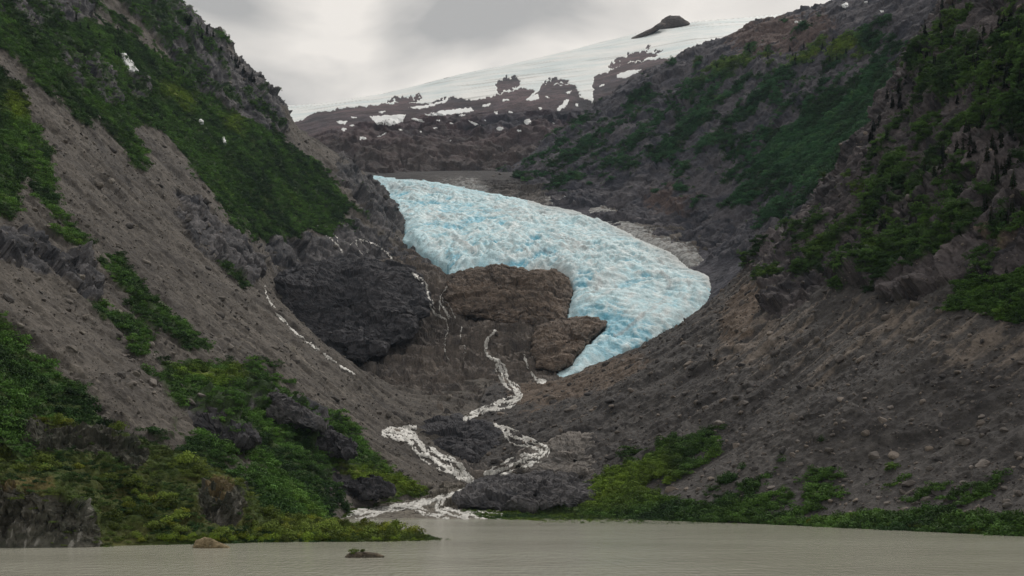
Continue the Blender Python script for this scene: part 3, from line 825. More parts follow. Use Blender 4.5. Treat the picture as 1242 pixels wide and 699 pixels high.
def drape(name, polys, on, mat, color, thick, st=.7, holes=(), jag=1.5, js=9, gaps=0, seed=0, maxd=None, rise=3, smooth=0, pieces=False):
    xs = np.concatenate([np.array(p)[:, 0] for p in polys]); ys = np.concatenate([np.array(p)[:, 1] for p in polys])
    gx = np.arange(xs.min() - 3, xs.max() + 3, st); gy = np.arange(ys.min() - 3, ys.max() + 3, st)
    X, Y = np.meshgrid(gx, gy)
    nv = np.stack([X / js, Y / js, np.full_like(X, seed)], -1)
    jx, jy = fbm(nv, 1, 3, .6, seed) * jag, fbm(nv, 1, 3, .6, seed + 7) * jag
    m = np.zeros(X.shape, bool)
    for p in polys: m |= inpoly(X + jx, Y + jy, p)
    for p in holes: m &= ~inpoly(X + jx * 2, Y + jy * 2, p)
    if gaps:
        m &= fbm(np.stack([X / 5, Y / 2.5, np.full_like(X, seed)], -1), 1, 3, .6, seed + 3) > gaps
    dist = np.zeros(X.shape); e = m.copy()
    for k in range(rise):
        dist += e; e = erode(e)
    V, C, ok = np.zeros(X.shape + (3,)), None, np.zeros(X.shape, bool)
    for i, j in zip(*np.nonzero(m)):
        h = ray(X[i, j], Y[i, j], on)
        if h is None: continue
        n = h[1]
        if n.dot(Vector((X[i, j] - CX, F, HY - Y[i, j]))) > 0: n = -n
        t = thick * (dist[i, j] / rise) - thick * .15
        V[i, j] = h[0] + n * t
        ok[i, j] = True
    for _ in range(smooth):
        acc = np.zeros_like(V); wn = np.zeros(X.shape)
        for di, dj in ((0, 0), (0, 1), (0, -1), (1, 0), (-1, 0)):
            sv, so_ = np.roll(V, (di, dj), (0, 1)), np.roll(ok, (di, dj), (0, 1))
            near = so_ & (np.abs(sv[..., 1] - V[..., 1]) < 12)
            acc += sv * near[..., None]; wn += near
        V = np.where(ok[..., None], acc / np.maximum(wn, 1)[..., None], V)
    q = grid_quads(*X.shape)
    o_ = ok.ravel(); q = q[o_[q].all(1)]
    if not len(q): return None
    Vf = V.reshape(-1, 3)
    dy = Vf[q][:, :, 1]
    lim = maxd or 60
    q = q[(dy.max(1) - dy.min(1)) < lim]
    if not len(q): return None
    used = np.unique(q); rm = -np.ones(len(Vf), np.int64); rm[used] = np.arange(len(used))
    Vf = Vf[used]; q = rm[q]
    col = color(Vf) if callable(color) else np.tile(np.asarray(color), (len(Vf), 1))
    # give the sheet a lower face so that it has thickness
    n = len(Vf)
    Lw = Vf.copy(); Lw[:, 2] -= abs(thick) * .5 + .1
    ed = np.concatenate([q[:, [0, 1]], q[:, [1, 2]], q[:, [2, 3]], q[:, [3, 0]]])
    key = np.sort(ed, 1); key = key[:, 0] * n + key[:, 1]
    u, inv, cnt = np.unique(key, return_inverse=True, return_counts=True)
    be = ed[cnt[inv] == 1]
    q2 = np.concatenate([q, np.stack([be[:, 1], be[:, 0], be[:, 0] + n, be[:, 1] + n], 1)])
    if not pieces:
        return add(name, mesh_from(name, np.concatenate([Vf, Lw]), q2, np.concatenate([col, col]), mat))
    VV, CC = np.concatenate([Vf, Lw]), np.concatenate([col, col])
    lab = np.arange(len(VV))
    while True:                                        # connected pieces of the sheet
        m_ = lab[q2].min(1)
        new = lab.copy()
        np.minimum.at(new, q2.ravel(), np.repeat(m_, 4))
        new = new[new]
        if (new == lab).all(): break
        lab = new
    ql = lab[q2[:, 0]]
    ids, cnt_ = np.unique(ql, return_counts=True)
    root = None
    for k in np.argsort(-cnt_):
        if root is not None and cnt_[k] < 60: break
        qq = q2[ql == ids[k]]
        us = np.unique(qq); r2 = -np.ones(len(VV), np.int64); r2[us] = np.arange(len(us))
        ob = add(name if root is None else 'side_stream', mesh_from(name, VV[us], r2[qq], CC[us], mat), root)
        root = root or ob
    return root


def cap_col(V):
    a = fbm(V, np.array([220, 420, 60.]), 4, .6, 611); b = fbm(np.stack([V[:, 0] / 500, V[:, 1] / 420, (V[:, 2] - .12 * V[:, 0]) / 26], -1), 1, 4, .6, 620)
    c = mix(np.array([.85, .86, .85])[None], np.array([.62, .71, .73])[None], np.clip(.4 + .5 * a, 0, 1)[:, None])
    c = mix(c, np.array([.40, .40, .39])[None], (sstep(.25, .9, b) * .65)[:, None])
    return c


CAP = [(300, 100), (342, 120), (400, 112), (470, 100), (560, 78), (650, 58), (720, 42), (800, 20), (850, 14), (900, 10), (1000, 0), (1000, 60), (850, 66), (826, 68), (815, 74), (800, 72), (782, 74), (758, 79), (739, 86), (720, 95), (720, 108), (719, 125), (704, 118), (697, 103), (680, 104), (658, 103), (650, 116), (643, 120), (648, 109), (632, 108), (600, 117), (592, 119), (575, 121), (547, 119), (520, 126), (500, 126), (492, 125), (465, 127), (440, 130), (413, 132), (379, 139), (352, 154), (335, 160), (300, 160)]
CAPH = [[(601, 109), (610, 95), (622, 94), (631, 100), (622, 108), (607, 112)], [(659, 100), (673, 96), (690, 97), (687, 101), (663, 103)], [(738, 84), (746, 75), (770, 64.5), (807, 62), (785, 70.5), (756, 78)], [(468, 124), (480, 119), (513, 117), (505, 122), (490, 125)], [(528, 123), (545, 119), (541, 123)], [(783, 57), (787, 56), (789, 59), (784, 59)]]
tag(drape('ice_cap', [CAP], ['back'], M_SNOW, cap_col, 1.3, .6, CAPH, 2.0, 7, seed=640, maxd=170, rise=4), 'broad grey white ice cap over the crest of the far mountain', 'ice cap')


def ell(x, y, a, b, t=0):
    return [(x + a * math.cos(k) * math.cos(t) - b * math.sin(k) * math.sin(t), y + a * math.cos(k) * math.sin(t) + b * math.sin(k) * math.cos(t)) for k in np.linspace(0, 2 * math.pi, 10, endpoint=False)]


G_S = 'snow patches on the far mountain'
small = 'small white snow patch on the brown rock below the ice cap'
SN = [
    ('wide bright snow patch low on the brown mountain left of centre', [(446, 141), (492, 139), (489, 149), (472, 153), (458, 151)], 'back'),
    ('three cornered snow patch nearest the left end of the ice cap', [(408, 147), (423, 146), (418, 152), (411, 151)], 'back'),
    ('long snow band right under the middle of the ice cap', [(513, 139), (540, 134), (573, 130), (575, 135), (554, 139), (520, 141)], 'back'),
    ('thin upper snow band touching the ice cap edge', [(494, 131), (520, 127), (547, 119), (540, 125), (509, 133)], 'back'),
    ('long flat snow strip just below the long snow band', [(497, 144), (505, 143), (517, 148), (510, 149)], 'back'),
    ('slanted snow streak right of the flat snow strip', [(566, 145), (575, 148), (584, 153), (575, 152)], 'back'),
    ('forked snow patch hanging below the rock island in the ice', [(636, 121), (648, 115), (653, 114), (654, 121), (645, 123)], 'back'),
    ('upright ragged snow streak near the ice cap gully', [(674, 134), (679, 128), (687, 120), (691, 121), (686, 131), (678, 135)], 'back'),
    ('oblong snow patch beside the far right ridge', [(748, 90), (770, 84), (779, 85), (758, 96), (749, 95)], 'back'),
    ('thin low snow streak at the centre of the brown mountain', [(456, 166), (469, 161), (467, 164), (458, 167)], 'back'),
    ('round snow patch alone in the dark gully under the ice cap', ell(640, 148, 5, 3.6), 'back'),
    (small, ell(417, 157, 3.6, 2), 'back'), (small, ell(440, 168, 4, 2.2), 'back'), (small, ell(602, 137, 3, 1.9), 'back'), (small, ell(619, 137, 3.4, 1.4), 'back'),
    (small, ell(606, 156, 5, 2.2), 'back'), (small, ell(630, 159, 3.2, 1.6), 'back'), (small, ell(427, 153, 3.2, 1.4), 'back'), (small, ell(531, 146, 2.6, 1.4), 'back'), (small, ell(671, 150, 1.7, 1.3), 'back'),
    *[(small, ell(x_, y_, a_, b_, t_), 'back') for x_, y_, a_, b_, t_ in ((430, 143, 4, 1.1, .1), (463, 136, 5, 1.2, -.2), (486, 158, 3, 1.2, .2), (528, 156, 3, 1, .1), (548, 150, 2.2, 1.2, .4), (560, 140, 5, 1.3, -.2), (590, 128, 6, 1.5, -.25), (614, 122, 5, 1.4, -.2), (588, 146, 2, 1.4, .3), (655, 132, 2.4, 2, .8), (664, 118, 4, 1.2, .3), (690, 112, 4, 1.4, -.3), (700, 128, 2, 1.6, .5), (730, 104, 4, 1.4, -.4), (762, 101, 3, 1.2, -.3), (735, 118, 2.4, 1.2, -.5), (546, 171, 2, 1.1, 0), (510, 160, 1.8, 1, .3))],
    ('white snow wedge at the head of the glacier', [(544, 224), (556, 219), (574, 213), (573, 217), (560, 224)], 'back'),
    ('bright snow patch on the crest of the far right ridge', ell(1026, 7, 4.5, 2.6), 'far'),
    ('tiny snow patch at the top edge right of the ridge crest', ell(1050, 3, 2.8, 1.4), 'far'),
    ('tiny snow patch on the purple slope below the crest', ell(1070, 14, 2.6, 1.5), 'far'),
    ('thin snow line under the hump of the far right ridge', ell(968, 27, 5, 1.4), 'far'),
    ('steep snow tongue high on the left green mountain', [(144, 66), (151, 67), (162, 79), (167, 88), (158, 87), (150, 78)], 'left'),
    ('small snow remnant in the bushes midway up the left mountain', [(267, 168), (271, 168), (275, 177), (271, 175)], 'left'),
    ('smallest snow remnant above the green bowl on the left mountain', ell(243, 148, 2.8, 1.5, .5), 'left'),
]
for k, (lb, pl, on) in enumerate(SN):
    o = drape('snow_patch', [pl], [on], M_SNOW, SNOWC, {'back': 1.0, 'far': 2.5, 'left': 4}[on], .45, jag=1.1, js=4, seed=650 + k, maxd=200, rise=2)
    if o: tag(o, lb, 'snow patch', G_S if on == 'back' else 'snow patches on the valley sides')
print('snow', round(time.time() - T0, 1))


def ribbon(pts, w0, w1=None):
    p = np.array(pts, float); w1 = w0 if w1 is None else w1
    L = np.r_[0, np.cumsum(np.linalg.norm(np.diff(p, axis=0), axis=1))]
    s = np.linspace(0, L[-1], max(3, int(L[-1] / 3)))
    q = pchip(L, p, s)
    t = np.gradient(q, axis=0); t /= np.linalg.norm(t, axis=1, keepdims=True) + 1e-9
    n = np.stack([-t[:, 1], t[:, 0]], 1)
    w = np.linspace(w0, w1, len(q))[:, None] / 2
    return [tuple(a) for a in np.concatenate([q + n * w, (q - n * w)[::-1]])]


def strands(pts, width, n, sw=1.7, seed=0, fan=False):
    """a bundle of thin wandering ribbons that part and meet along one course"""
    r = np.random.default_rng(seed)
    p = np.array(pts, float)
    L = np.r_[0, np.cumsum(np.linalg.norm(np.diff(p, axis=0), axis=1))]
    m = max(6, int(L[-1] / 2.2))
    sl = np.linspace(0, L[-1], m)
    q = pchip(L, p, sl)
    t = np.gradient(q, axis=0); t /= np.linalg.norm(t, axis=1, keepdims=True) + 1e-9
    nn = np.stack([-t[:, 1], t[:, 0]], 1)
    f = sl / L[-1]
    env = np.minimum(1, f * 5) * (1 if fan else np.minimum(1, (1 - f) * 5 + .25)) * (.35 + .65 * f if fan else 1)
    out = []
    for k in range(n):
        base = (k + .5) / n - .5
        ph = r.uniform(0, 6.28, 3)
        off = (base * 1.1 + .20 * np.sin(sl / 13 + ph[0]) + .10 * np.sin(sl / 5.3 + ph[1])) * width * env
        w = sw * (.45 + 1.5 * np.abs(np.sin(sl / 8 + ph[2])) ** 1.6) * r.uniform(.7, 1.5)
        a, b = q + nn * (off + w / 2)[:, None], q + nn * (off - w / 2)[:, None]
        out.append([tuple(v) for v in np.concatenate([a, b[::-1]])])
    return out


ROCKS = ['left', 'floor', domeA, domeB, domeC, 'right'] + [k for k in BV if k.startswith(('dark grey rock knoll', 'long grey rock', 'brown grey rock', 'pale grey ice'))]
WF = [
    ('long thin white stream running down the left side of the dark dome', 'waterfall', strands([(322, 341), (321, 352), (329, 370), (345, 390), (360, 405), (380, 421), (398, 434), (416, 446), (432, 456)], 2.6, 3, .85, 1)),
    ('thin forked cascade dropping from the green slope above the dark dome', 'waterfall', [ribbon([(382, 270), (394, 284), (406, 294), (416, 307)], 1.6, 2.6), ribbon([(393, 272), (402, 282), (409, 290), (412, 302)], 1.4, 1.6)]),
    ('spreading veil of white water on ledges above the dark dome', 'waterfall', [ribbon([(424, 297), (434, 291), (448, 294), (462, 301), (472, 310), (477, 317)], 2.2, 2.4), ribbon([(430, 292), (435, 302), (440, 310)], 2, 1.6), ribbon([(437, 291), (441, 300), (446, 306)], 1.8, 1.4), ribbon([(447, 293), (452, 303)], 1.6, 1.2)]),
    ('white waterfall sliding between the two large rock domes', 'waterfall', strands([(498, 330), (507, 336), (514, 343), (519, 355), (523, 370), (529, 380), (541, 388)], 4.5, 3, 1.8, 2)),
    ('fan shaped waterfall on the left flank of the brown dome', 'waterfall', [ribbon([(544, 345), (537, 355), (533, 364), (538, 374), (545, 388)], 1.8, 2.2), ribbon([(536, 360), (547, 374), (553, 387)], 1.6, 1.6), ribbon([(533, 363), (533, 378), (537, 387)], 1.6, 1.4), ribbon([(536, 362), (541, 376), (549, 389)], 1.4, 1.4)]),
    ('faint trickle on the brown ledges left of the short bent waterfall', 'waterfall', [ribbon([(560, 396), (558, 410), (564, 424), (562, 440)], 1.4, 1.2)]),
    ('narrow trickle below the fan shaped waterfall', 'waterfall', [ribbon([(541, 387), (543, 400), (539, 414), (540, 428), (546, 440)], 2.2, 1.5)]),
    ('short bent waterfall in the middle of the rock steps', 'waterfall', strands([(602, 400), (596, 407), (590, 414), (589, 424), (595, 434), (603, 439)], 3, 2, 1.9, 3)),
    ('broad double waterfall just below the glacier toe', 'waterfall', strands([(604, 436), (609, 449), (614, 461), (623, 470), (634, 481)], 10, 5, 2.0, 4)),
    ('thin split waterfall right beside the glacier toe', 'waterfall', strands([(633, 424), (637, 436), (642, 448), (650, 461)], 3, 2, 1.5, 5) + strands([(648, 458), (655, 463), (663, 462)], 4, 3, 2.2, 6)),
    ('white rapids crossing the rock above the fork of the river', 'river', strands([(634, 478), (626, 486), (606, 492), (588, 498), (572, 504), (562, 510)], 9, 5, 1.8, 7)),
    ('right branch of white rapids winding through dark rock', 'river', strands([(598, 515), (612, 520), (622, 530), (638, 538), (660, 547), (650, 556), (624, 562), (602, 570), (586, 575)], 12, 7, 1.7, 8)),
    ('wide left branch of white rapids bending around the dark knoll', 'river', strands([(506, 518), (488, 520), (466, 526), (482, 532), (498, 533)], 5, 4, 2.0, 31) + strands([(476, 523), (490, 526), (502, 534), (514, 547), (530, 558), (548, 568), (564, 577), (574, 585)], 14, 9, 2.0, 9)),
]
FOAM = lambda V: mix(np.array([.46, .45, .42])[None], np.array([.74, .73, .70])[None], np.clip(.5 + .5 * fbm(V, 5, 3, .6, 707), 0, 1)[:, None])
for k, (lb, cat, pls) in enumerate(WF):
    o = drape(cat, pls, ROCKS, M_FOAM, FOAM, .8, .4, jag=1.3, js=3, gaps=-.9 if cat == 'river' else -1.6, seed=700 + k * 5, maxd=60, rise=2, smooth=3, pieces=True)
    if o is None: print('no', lb); continue
    tag(o, lb, cat, 'streams falling over the rock' if cat == 'waterfall' else 'branches of the river', kind='structure' if cat == 'river' else None)
dl = strands([(574, 588), (556, 597), (535, 603), (512, 610), (480, 616), (420, 622)], 9, 5, 1.8, 21, True) + strands([(560, 596), (535, 606), (530, 616), (560, 622), (610, 628)], 12, 5, 1.7, 22, True) + strands([(530, 606), (505, 615), (520, 624), (545, 630)], 12, 5, 1.5, 23, True) + strands([(530, 605), (480, 617), (450, 625), (430, 629)], 8, 4, 1.4, 24, True)
o = drape('river', dl, ['floor'], M_FOAM, FOAM, .35, .42, jag=1.3, js=4, gaps=-.9, seed=790, maxd=80, rise=2, smooth=2)
if o: tag(o, 'braided pale shallow channels where the river reaches the lake', 'river', 'branches of the river', 'structure')
print('water', round(time.time() - T0, 1))

# ------------------------------------------------------------------ foreground knoll and spit on the left shore
FC = [
    (-320, [(676, 280), (640, 284), (600, 290), (560, 315), (520, 340), (490, 370), (520, 420), (560, 470)]),
    (-100, [(668, 288), (640, 292), (592, 295), (574, 312), (545, 335), (518, 345), (500, 362), (512, 410), (560, 470)]),
    (0, [(668, 290), (640, 294), (592, 297), (577, 312), (550, 338), (527, 344), (508, 362), (516, 410), (565, 470)]),
    (60, [(668, 291), (640, 295), (600, 298), (580, 311), (555, 338), (530, 343), (511, 360), (520, 410), (570, 470)]),
    (105, [(668, 292), (645, 297), (622, 300), (598, 315), (563, 337), (540, 345), (518, 360), (530, 410), (580, 470)]),
    (130, [(667, 297), (650, 303), (628, 312), (600, 325), (568, 340), (548, 347), (524, 360), (538, 410), (585, 470)]),
    (170, [(666, 302), (650, 308), (625, 320), (595, 334), (568, 344), (552, 352), (533, 363), (548, 410), (590, 470)]),
    (215, [(665, 306), (650, 312), (632, 321), (608, 330), (582, 343), (566, 354), (552, 366), (570, 415), (605, 470)]),
    (255, [(664, 310), (648, 316), (630, 322), (604, 328), (588, 340), (577, 352), (568, 364), (588, 415), (612, 470)]),
    (290, [(663, 313), (648, 320), (628, 328), (606, 333), (596, 343), (588, 353), (585, 364), (600, 415), (622, 470)]),
    (312, [(662, 316), (654, 322), (640, 332), (628, 340), (622, 350), (618, 360), (618, 372), (624, 415), (636, 470)]),
    (360, [(661, 320), (655, 325), (648, 335), (643, 345), (640, 355), (637, 370), (634, 390), (635, 430), (640, 480)]),
    (470, [(661, 322), (656, 326), (651, 336), (648, 345), (646, 354), (643, 365), (642, 385), (642, 400), (646, 420)]),
    (520, [(660, 328), (658, 330), (656, 334), (655, 338), (654, 342), (653, 346), (652.5, 350), (652.5, 354), (655, 358)]),
    (548, [(660, 334), (660, 336), (660, 338), (659.5, 340), (659, 342), (659, 344), (659, 346), (659, 348), (659, 352)]),
]
P = loft([c[0] for c in FC], [colprof(*c) for c in FC], 820, 360)
N = face_cam(P, grid_normals(P))
px, py = proj(P)
FV = region([[(-300, 500), (60, 508), (150, 520), (262, 562), (320, 606), (560, 636), (560, 680), (-300, 680)], [(-300, 540), (0, 545), (60, 545), (100, 552), (115, 575), (90, 585), (40, 582), (-300, 585)], [(100, 560), (150, 568), (200, 580), (225, 590), (222, 640), (300, 645), (320, 610), (400, 600), (560, 640), (560, 670), (130, 670), (125, 610)],
             [(130, 520), (200, 540), (262, 560), (260, 572), (200, 572), (165, 560)], [(-300, 480), (150, 500), (150, 520), (60, 512), (-300, 512)]], 4)
FRK = region([[(-300, 578), (20, 586), (62, 594), (100, 614), (122, 640), (130, 672), (-300, 675)], [(238, 592), (256, 580), (286, 592), (300, 606), (298, 630), (266, 636), (242, 618)], [(-300, 512), (60, 512), (130, 522), (180, 545), (170, 572), (120, 548), (-300, 540)]], 4)
FMO = region([[(-300, 575), (60, 578), (75, 590), (-300, 594)], [(250, 572), (285, 575), (280, 602), (258, 598)], [(330, 600), (352, 606), (345, 618)]], 4)
wob = fbm(P, 16, 4, .6, 801); fi = fbm(P, 3, 4, .6, 811)
rk = sstep(.38, .62, look(FRK, px + wob * 5, py + fi * 3) + .2 * fi)
vg = sstep(.3, .6, look(FV, px + wob * 6, py + wob * 5) + .15 * fi) * (1 - .8 * rk)
mo = sstep(.4, .6, look(FMO, px + fi * 5, py + wob * 5) + .3 * fi)
blk = fbm(P * np.array([1, 1, .55]), 11, 6, .6, 821, True)
ledge = fbm(np.stack([P[..., 0] / 40, P[..., 1] / 40, P[..., 2] / 4.5], -1), 1, 4, .55, 831, True)
landw = sstep(330, 300, px)
kf1, kt1 = facets(P + wob[..., None], np.array([9, 9, 11]), 851, rk > .02)
kf2, kt2 = facets(P, np.array([3.6, 3.6, 4.5]), 852, rk > .02)
kf3, kt3 = facets(P, np.array([1.5, 1.5, 1.8]), 853, rk > .02)
d = (wob * 1.6 + fi * .3 + vg * fbm(P, 9, 3, .6, 861, True) * 1.3) * (.25 + .75 * landw) + rk * (blk * .9 + ledge * .6 + kf1 * 3.0 + kf2 * 1.7 + kf3 * .9)
d = d * (.06 + .94 * sstep(0, 7, P[..., 2]))
P = P + N * d[..., None]
vs = fbm(np.stack([P[..., 0] / 2.2, P[..., 1] / 4, P[..., 2] / 22], -1), 1, 4, .6, 841)
c = mix(np.array([.085, .074, .064]), np.array([.15, .125, .10]), np.clip(.5 + .35 * wob + .3 * fi, 0, 1))
c = mix(c, mix(np.array([.022, .022, .024]), np.array([.105, .095, .090]), np.clip(.42 + .2 * ledge + .25 * fi + .3 * kt1 + .4 * kt2 + .3 * kt3, 0, 1)), rk)
c = mix(c, np.array([.30, .285, .27]), sstep(.55, .9, vs + .3 * fi) * rk * sstep(598, 612, py) * .7)
c = mix(c, mix(GRASS * .9, np.array([.075, .078, .022]), np.clip(.5 + .5 * wob, 0, 1)), vg)
c = mix(c, np.array([.150, .105, .040]), mo * .55)
tag(add('shore_knoll', mesh_from('shore_knoll', P, grid_quads(820, 360), c, M_ROCK, smooth=False)), 'rocky bush covered knoll and low spit on the left lake shore', 'terrain', kind='structure')
BV['knoll'] = bvh_of(P)
SURF['knoll'] = dict(P=P, N=face_cam(P, grid_normals(P)), veg=vg, rock=rk, g={}, moss=mo)
rock_body('shore_boulder', 'tan rounded boulder at the waterline below the left knoll', [(233, 664), (238, 656), (248, 652), (260, 655), (274, 661), (282, 667), (262, 672), (240, 670)], 292, 3.0, 0, 851, (np.array([.17, .135, .075]), np.array([.27, .215, .13])), 160, 60, .5, .12, cat='boulder', moss=np.array([.13, .13, .04]))
isl = rock_body('rock_islet', 'low dark rock islet with a tuft of grass out in the lake', [(416, 676), (424, 671), (440, 669), (456, 671), (467, 675), (462, 681), (430, 682)], 253, 2.4, 0, 861, (np.array([.07, .06, .048]), np.array([.15, .125, .09])), 160, 60, .4, .1, cat='islet')

# ------------------------------------------------------------------ foliage
def leaf_clump(name, n, size, seed, squash=.75, mat=None, lobes=5):
    r = np.random.default_rng(seed)
    cen = r.normal(size=(lobes, 3)) * np.array([.42, .42, .22]) + np.array([0, 0, .42])
    rad = r.uniform(.38, .62, lobes)
    k = r.integers(0, lobes, n)
    dirs = r.normal(size=(n, 3)); dirs[:, 2] = np.abs(dirs[:, 2]) * 1.0 - .25
    dirs /= np.linalg.norm(dirs, axis=1, keepdims=True)
    p = cen[k] + dirs * (rad[k] * r.uniform(.6, 1.08, n))[:, None]
    p[:, 2] = np.maximum(p[:, 2] * squash + .05, .02)
    nn = dirs + r.normal(size=(n, 3)) * .45; nn /= np.linalg.norm(nn, axis=1, keepdims=True)
    a = np.cross(nn, r.normal(size=(n, 3))); a /= np.linalg.norm(a, axis=1, keepdims=True)
    b = np.cross(nn, a)
    s = size * r.uniform(.6, 1.4, n)[:, None]
    V = np.stack([p + a * s, p + b * s * .62, p - a * s, p - b * s * .62], 1).reshape(-1, 3)
    return mesh_from(name, V, np.arange(4 * n).reshape(-1, 4), None, mat, smooth=False)


protos = bpy.data.collections.new('thicket_clumps')
for k in range(6):
    protos.objects.link(bpy.data.objects.new('alder_clump', leaf_clump('alder_clump', 300, .095, 900 + k, mat=M_LEAF_I)))


def gn_scatter(name, pts, scale, rotz, tint, coll, label, cat='bushes', tilt=.0):
    me = bpy.data.meshes.new(name)
    me.vertices.add(len(pts)); me.vertices.foreach_set('co', np.asarray(pts, f32).ravel())
    A = me.attributes.new('sc', 'FLOAT_VECTOR', 'POINT'); A.data.foreach_set('vector', np.asarray(scale, f32).ravel())
    rt = np.zeros((len(pts), 3), f32); rt[:, 2] = rotz
    if tilt: rt[:, :2] = rng.normal(size=(len(pts), 2)) * tilt
    A = me.attributes.new('rot', 'FLOAT_VECTOR', 'POINT'); A.data.foreach_set('vector', rt.ravel())
    A = me.attributes.new('tint', 'FLOAT_COLOR', 'POINT')
    cc = np.ones((len(pts), 4), f32); cc[:, :3] = tint; A.data.foreach_set('color', cc.ravel())
    A = me.attributes.new('pick', 'INT', 'POINT'); A.data.foreach_set('value', rng.integers(0, len(coll.objects), len(pts)).astype(np.int32))
    o = add(name, me)
    ng = bpy.data.node_groups.new(name + '_nodes', 'GeometryNodeTree')
    ng.interface.new_socket('Geometry', in_out='INPUT', socket_type='NodeSocketGeometry')
    ng.interface.new_socket('Geometry', in_out='OUTPUT', socket_type='NodeSocketGeometry')
    N, L = ng.nodes.new, ng.links.new
    gi, go = N('NodeGroupInput'), N('NodeGroupOutput')
    ci = N('GeometryNodeCollectionInfo'); ci.inputs['Collection'].default_value = coll
    ci.inputs['Separate Children'].default_value = True; ci.inputs['Reset Children'].default_value = True
    ip = N('GeometryNodeInstanceOnPoints'); ip.inputs['Pick Instance'].default_value = True
    def na(nm, ty):
        a = N('GeometryNodeInputNamedAttribute'); a.data_type = ty; a.inputs['Name'].default_value = nm
        return next(s for s in a.outputs if s.enabled and s.name == 'Attribute')
    mp = N('GeometryNodeMeshToPoints')
    L(gi.outputs[0], mp.inputs['Mesh'])
    L(mp.outputs['Points'], ip.inputs['Points']); L(ci.outputs[0], ip.inputs['Instance'])
    L(na('pick', 'INT'), ip.inputs['Instance Index']); L(na('rot', 'FLOAT_VECTOR'), ip.inputs['Rotation']); L(na('sc', 'FLOAT_VECTOR'), ip.inputs['Scale'])
    L(ip.outputs[0], go.inputs[0])
    m = o.modifiers.new('scatter', 'NODES'); m.node_group = ng
    return tag(o, label, cat, kind='stuff')


def pick_points(key, weight, count, lim=(-60, 1302, -60, 700)):
    S = SURF[key]; P, N = S['P'], S['N']
    px, py = proj(P)
    a = np.linalg.norm(np.cross(np.gradient(P, axis=0), np.gradient(P, axis=1)), axis=-1)
    w = weight * a
    w = w * ((px > lim[0]) & (px < lim[1]) & (py > lim[2]) & (py < lim[3]))
    vis = np.sum(N * (np.array([0, 0, CAMZ]) - P), -1) > 0
    w = (w * vis).ravel()
    area = w.sum()
    if area <= 0: return np.zeros((0, 3)), np.zeros(0, int), 0
    n = int(min(count, 1e6))
    i = rng.choice(len(w), size=n, p=w / area)
    p = P.reshape(-1, 3)[i] + rng.normal(size=(n, 3)) * np.array([.8, .8, 0])
    return p, i, area


def tint_of(key, i, base=(.034, .062, .014), bright=(.22, .30, .045), dark=(.026, .058, .018), seed=0, cool=0):
    S = SURF[key]
    p = S['P'].reshape(-1, 3)[i]
    n = fbm(p * np.array([1, 1, .6]), np.array([60, 40, 60.]), 5, .65, 950 + seed)
    t = mix(np.array(base)[None], np.array(dark)[None], np.clip(.42 + .8 * n, 0, 1)[:, None])
    b = np.array(S['g'].get('bright', np.zeros(S['P'].shape[:2]))).ravel()[i]
    t = mix(t, np.array(bright)[None], np.clip(b - .05 - .28 * np.minimum(n + .3, 0), 0, 1)[:, None])
    return t


def thicket(key, name, label, count, smin, smax, base, seed, cool=None, extra=None):
    S = SURF[key]
    w = S['veg'] * (1 - .55 * S['rock'])
    if extra is not None: w = w * extra
    p, i, area = pick_points(key, w, count)
    n = len(p)
    u = rng.uniform(size=n)
    s = smin + (smax - smin) * u ** 2.2
    sc = np.stack([s, s, s * rng.uniform(.65, 1.15, n)], 1)
    t = tint_of(key, i, base=base, seed=seed)
    p[:, 2] -= .25 * s
    gn_scatter(name, p, sc, rng.uniform(0, 6.28, n), t, protos, label)
    print(name, n, 'area', round(float(area)), round(time.time() - T0, 1))


thicket('left', 'alder_thicket', 'dense green alder thickets covering the left mountainside', 70000, 1.0, 5.0, (.096, .190, .044), 1)
thicket('right', 'alder_thicket', 'dark green bushes on the ledges of the right cliffs and its lakeside foot', 40000, .9, 4.6, (.076, .145, .034), 2)
thicket('far', 'alder_thicket', 'blue green bushes in bands along the far right ridge', 30000, 2.0, 8.5, (.054, .140, .058), 3)
thicket('floor', 'alder_thicket', 'low bright bushes on the flat ground beside the river mouth', 7000, .8, 2.6, (.090, .140, .024), 4)
thicket('knoll', 'knoll_undergrowth', 'undergrowth of heath and low bushes over the left shore knoll', 4200, .5, 2.3, (.118, .150, .038), 5)

# single shrubs on the near shores: each one a thing
shrub_me = [leaf_clump('shrub', 700, .085, 1000 + k, .95, M_LEAF, 8) for k in range(7)]
CN = SURF['knoll']
px, py = proj(CN['P'])
zone = region([[(120, 575), (160, 580), (215, 600), (225, 640), (300, 645), (320, 620), (400, 600), (530, 640), (530, 662), (140, 664), (130, 620)], [(-20, 545), (100, 555), (112, 575), (-20, 572)], [(-20, 496), (140, 505), (190, 535), (150, 525), (-20, 508)], [(180, 550), (250, 566), (225, 585), (190, 575)]], 2)
w = (look(zone, px, py) > .5) * (CN['P'][..., 2] > .2) * (1 - .9 * CN['rock'])
p, i, _ = pick_points('knoll', w, 210)
SH = [(a, 1.7 + 2.3 * rng.uniform() ** 1.5, (.115, .158, .034), 'leafy green shrub crowding the left knoll and its low spit', 'shrubs on the left shore') for a in p]
front = []
for x in np.linspace(192, 522, 46):
    h = ray(x + rng.uniform(-3, 3), 657.5 - rng.uniform(0, 5), ['knoll'])
    if h: SH.append((np.array(h[0]), rng.uniform(1.5, 2.5) * (1 if x < 430 else .75 if x < 490 else .5), (.130, .190, .032), 'bright green shrub leaning over the water along the left shoreline', 'shrubs along the left shoreline'))
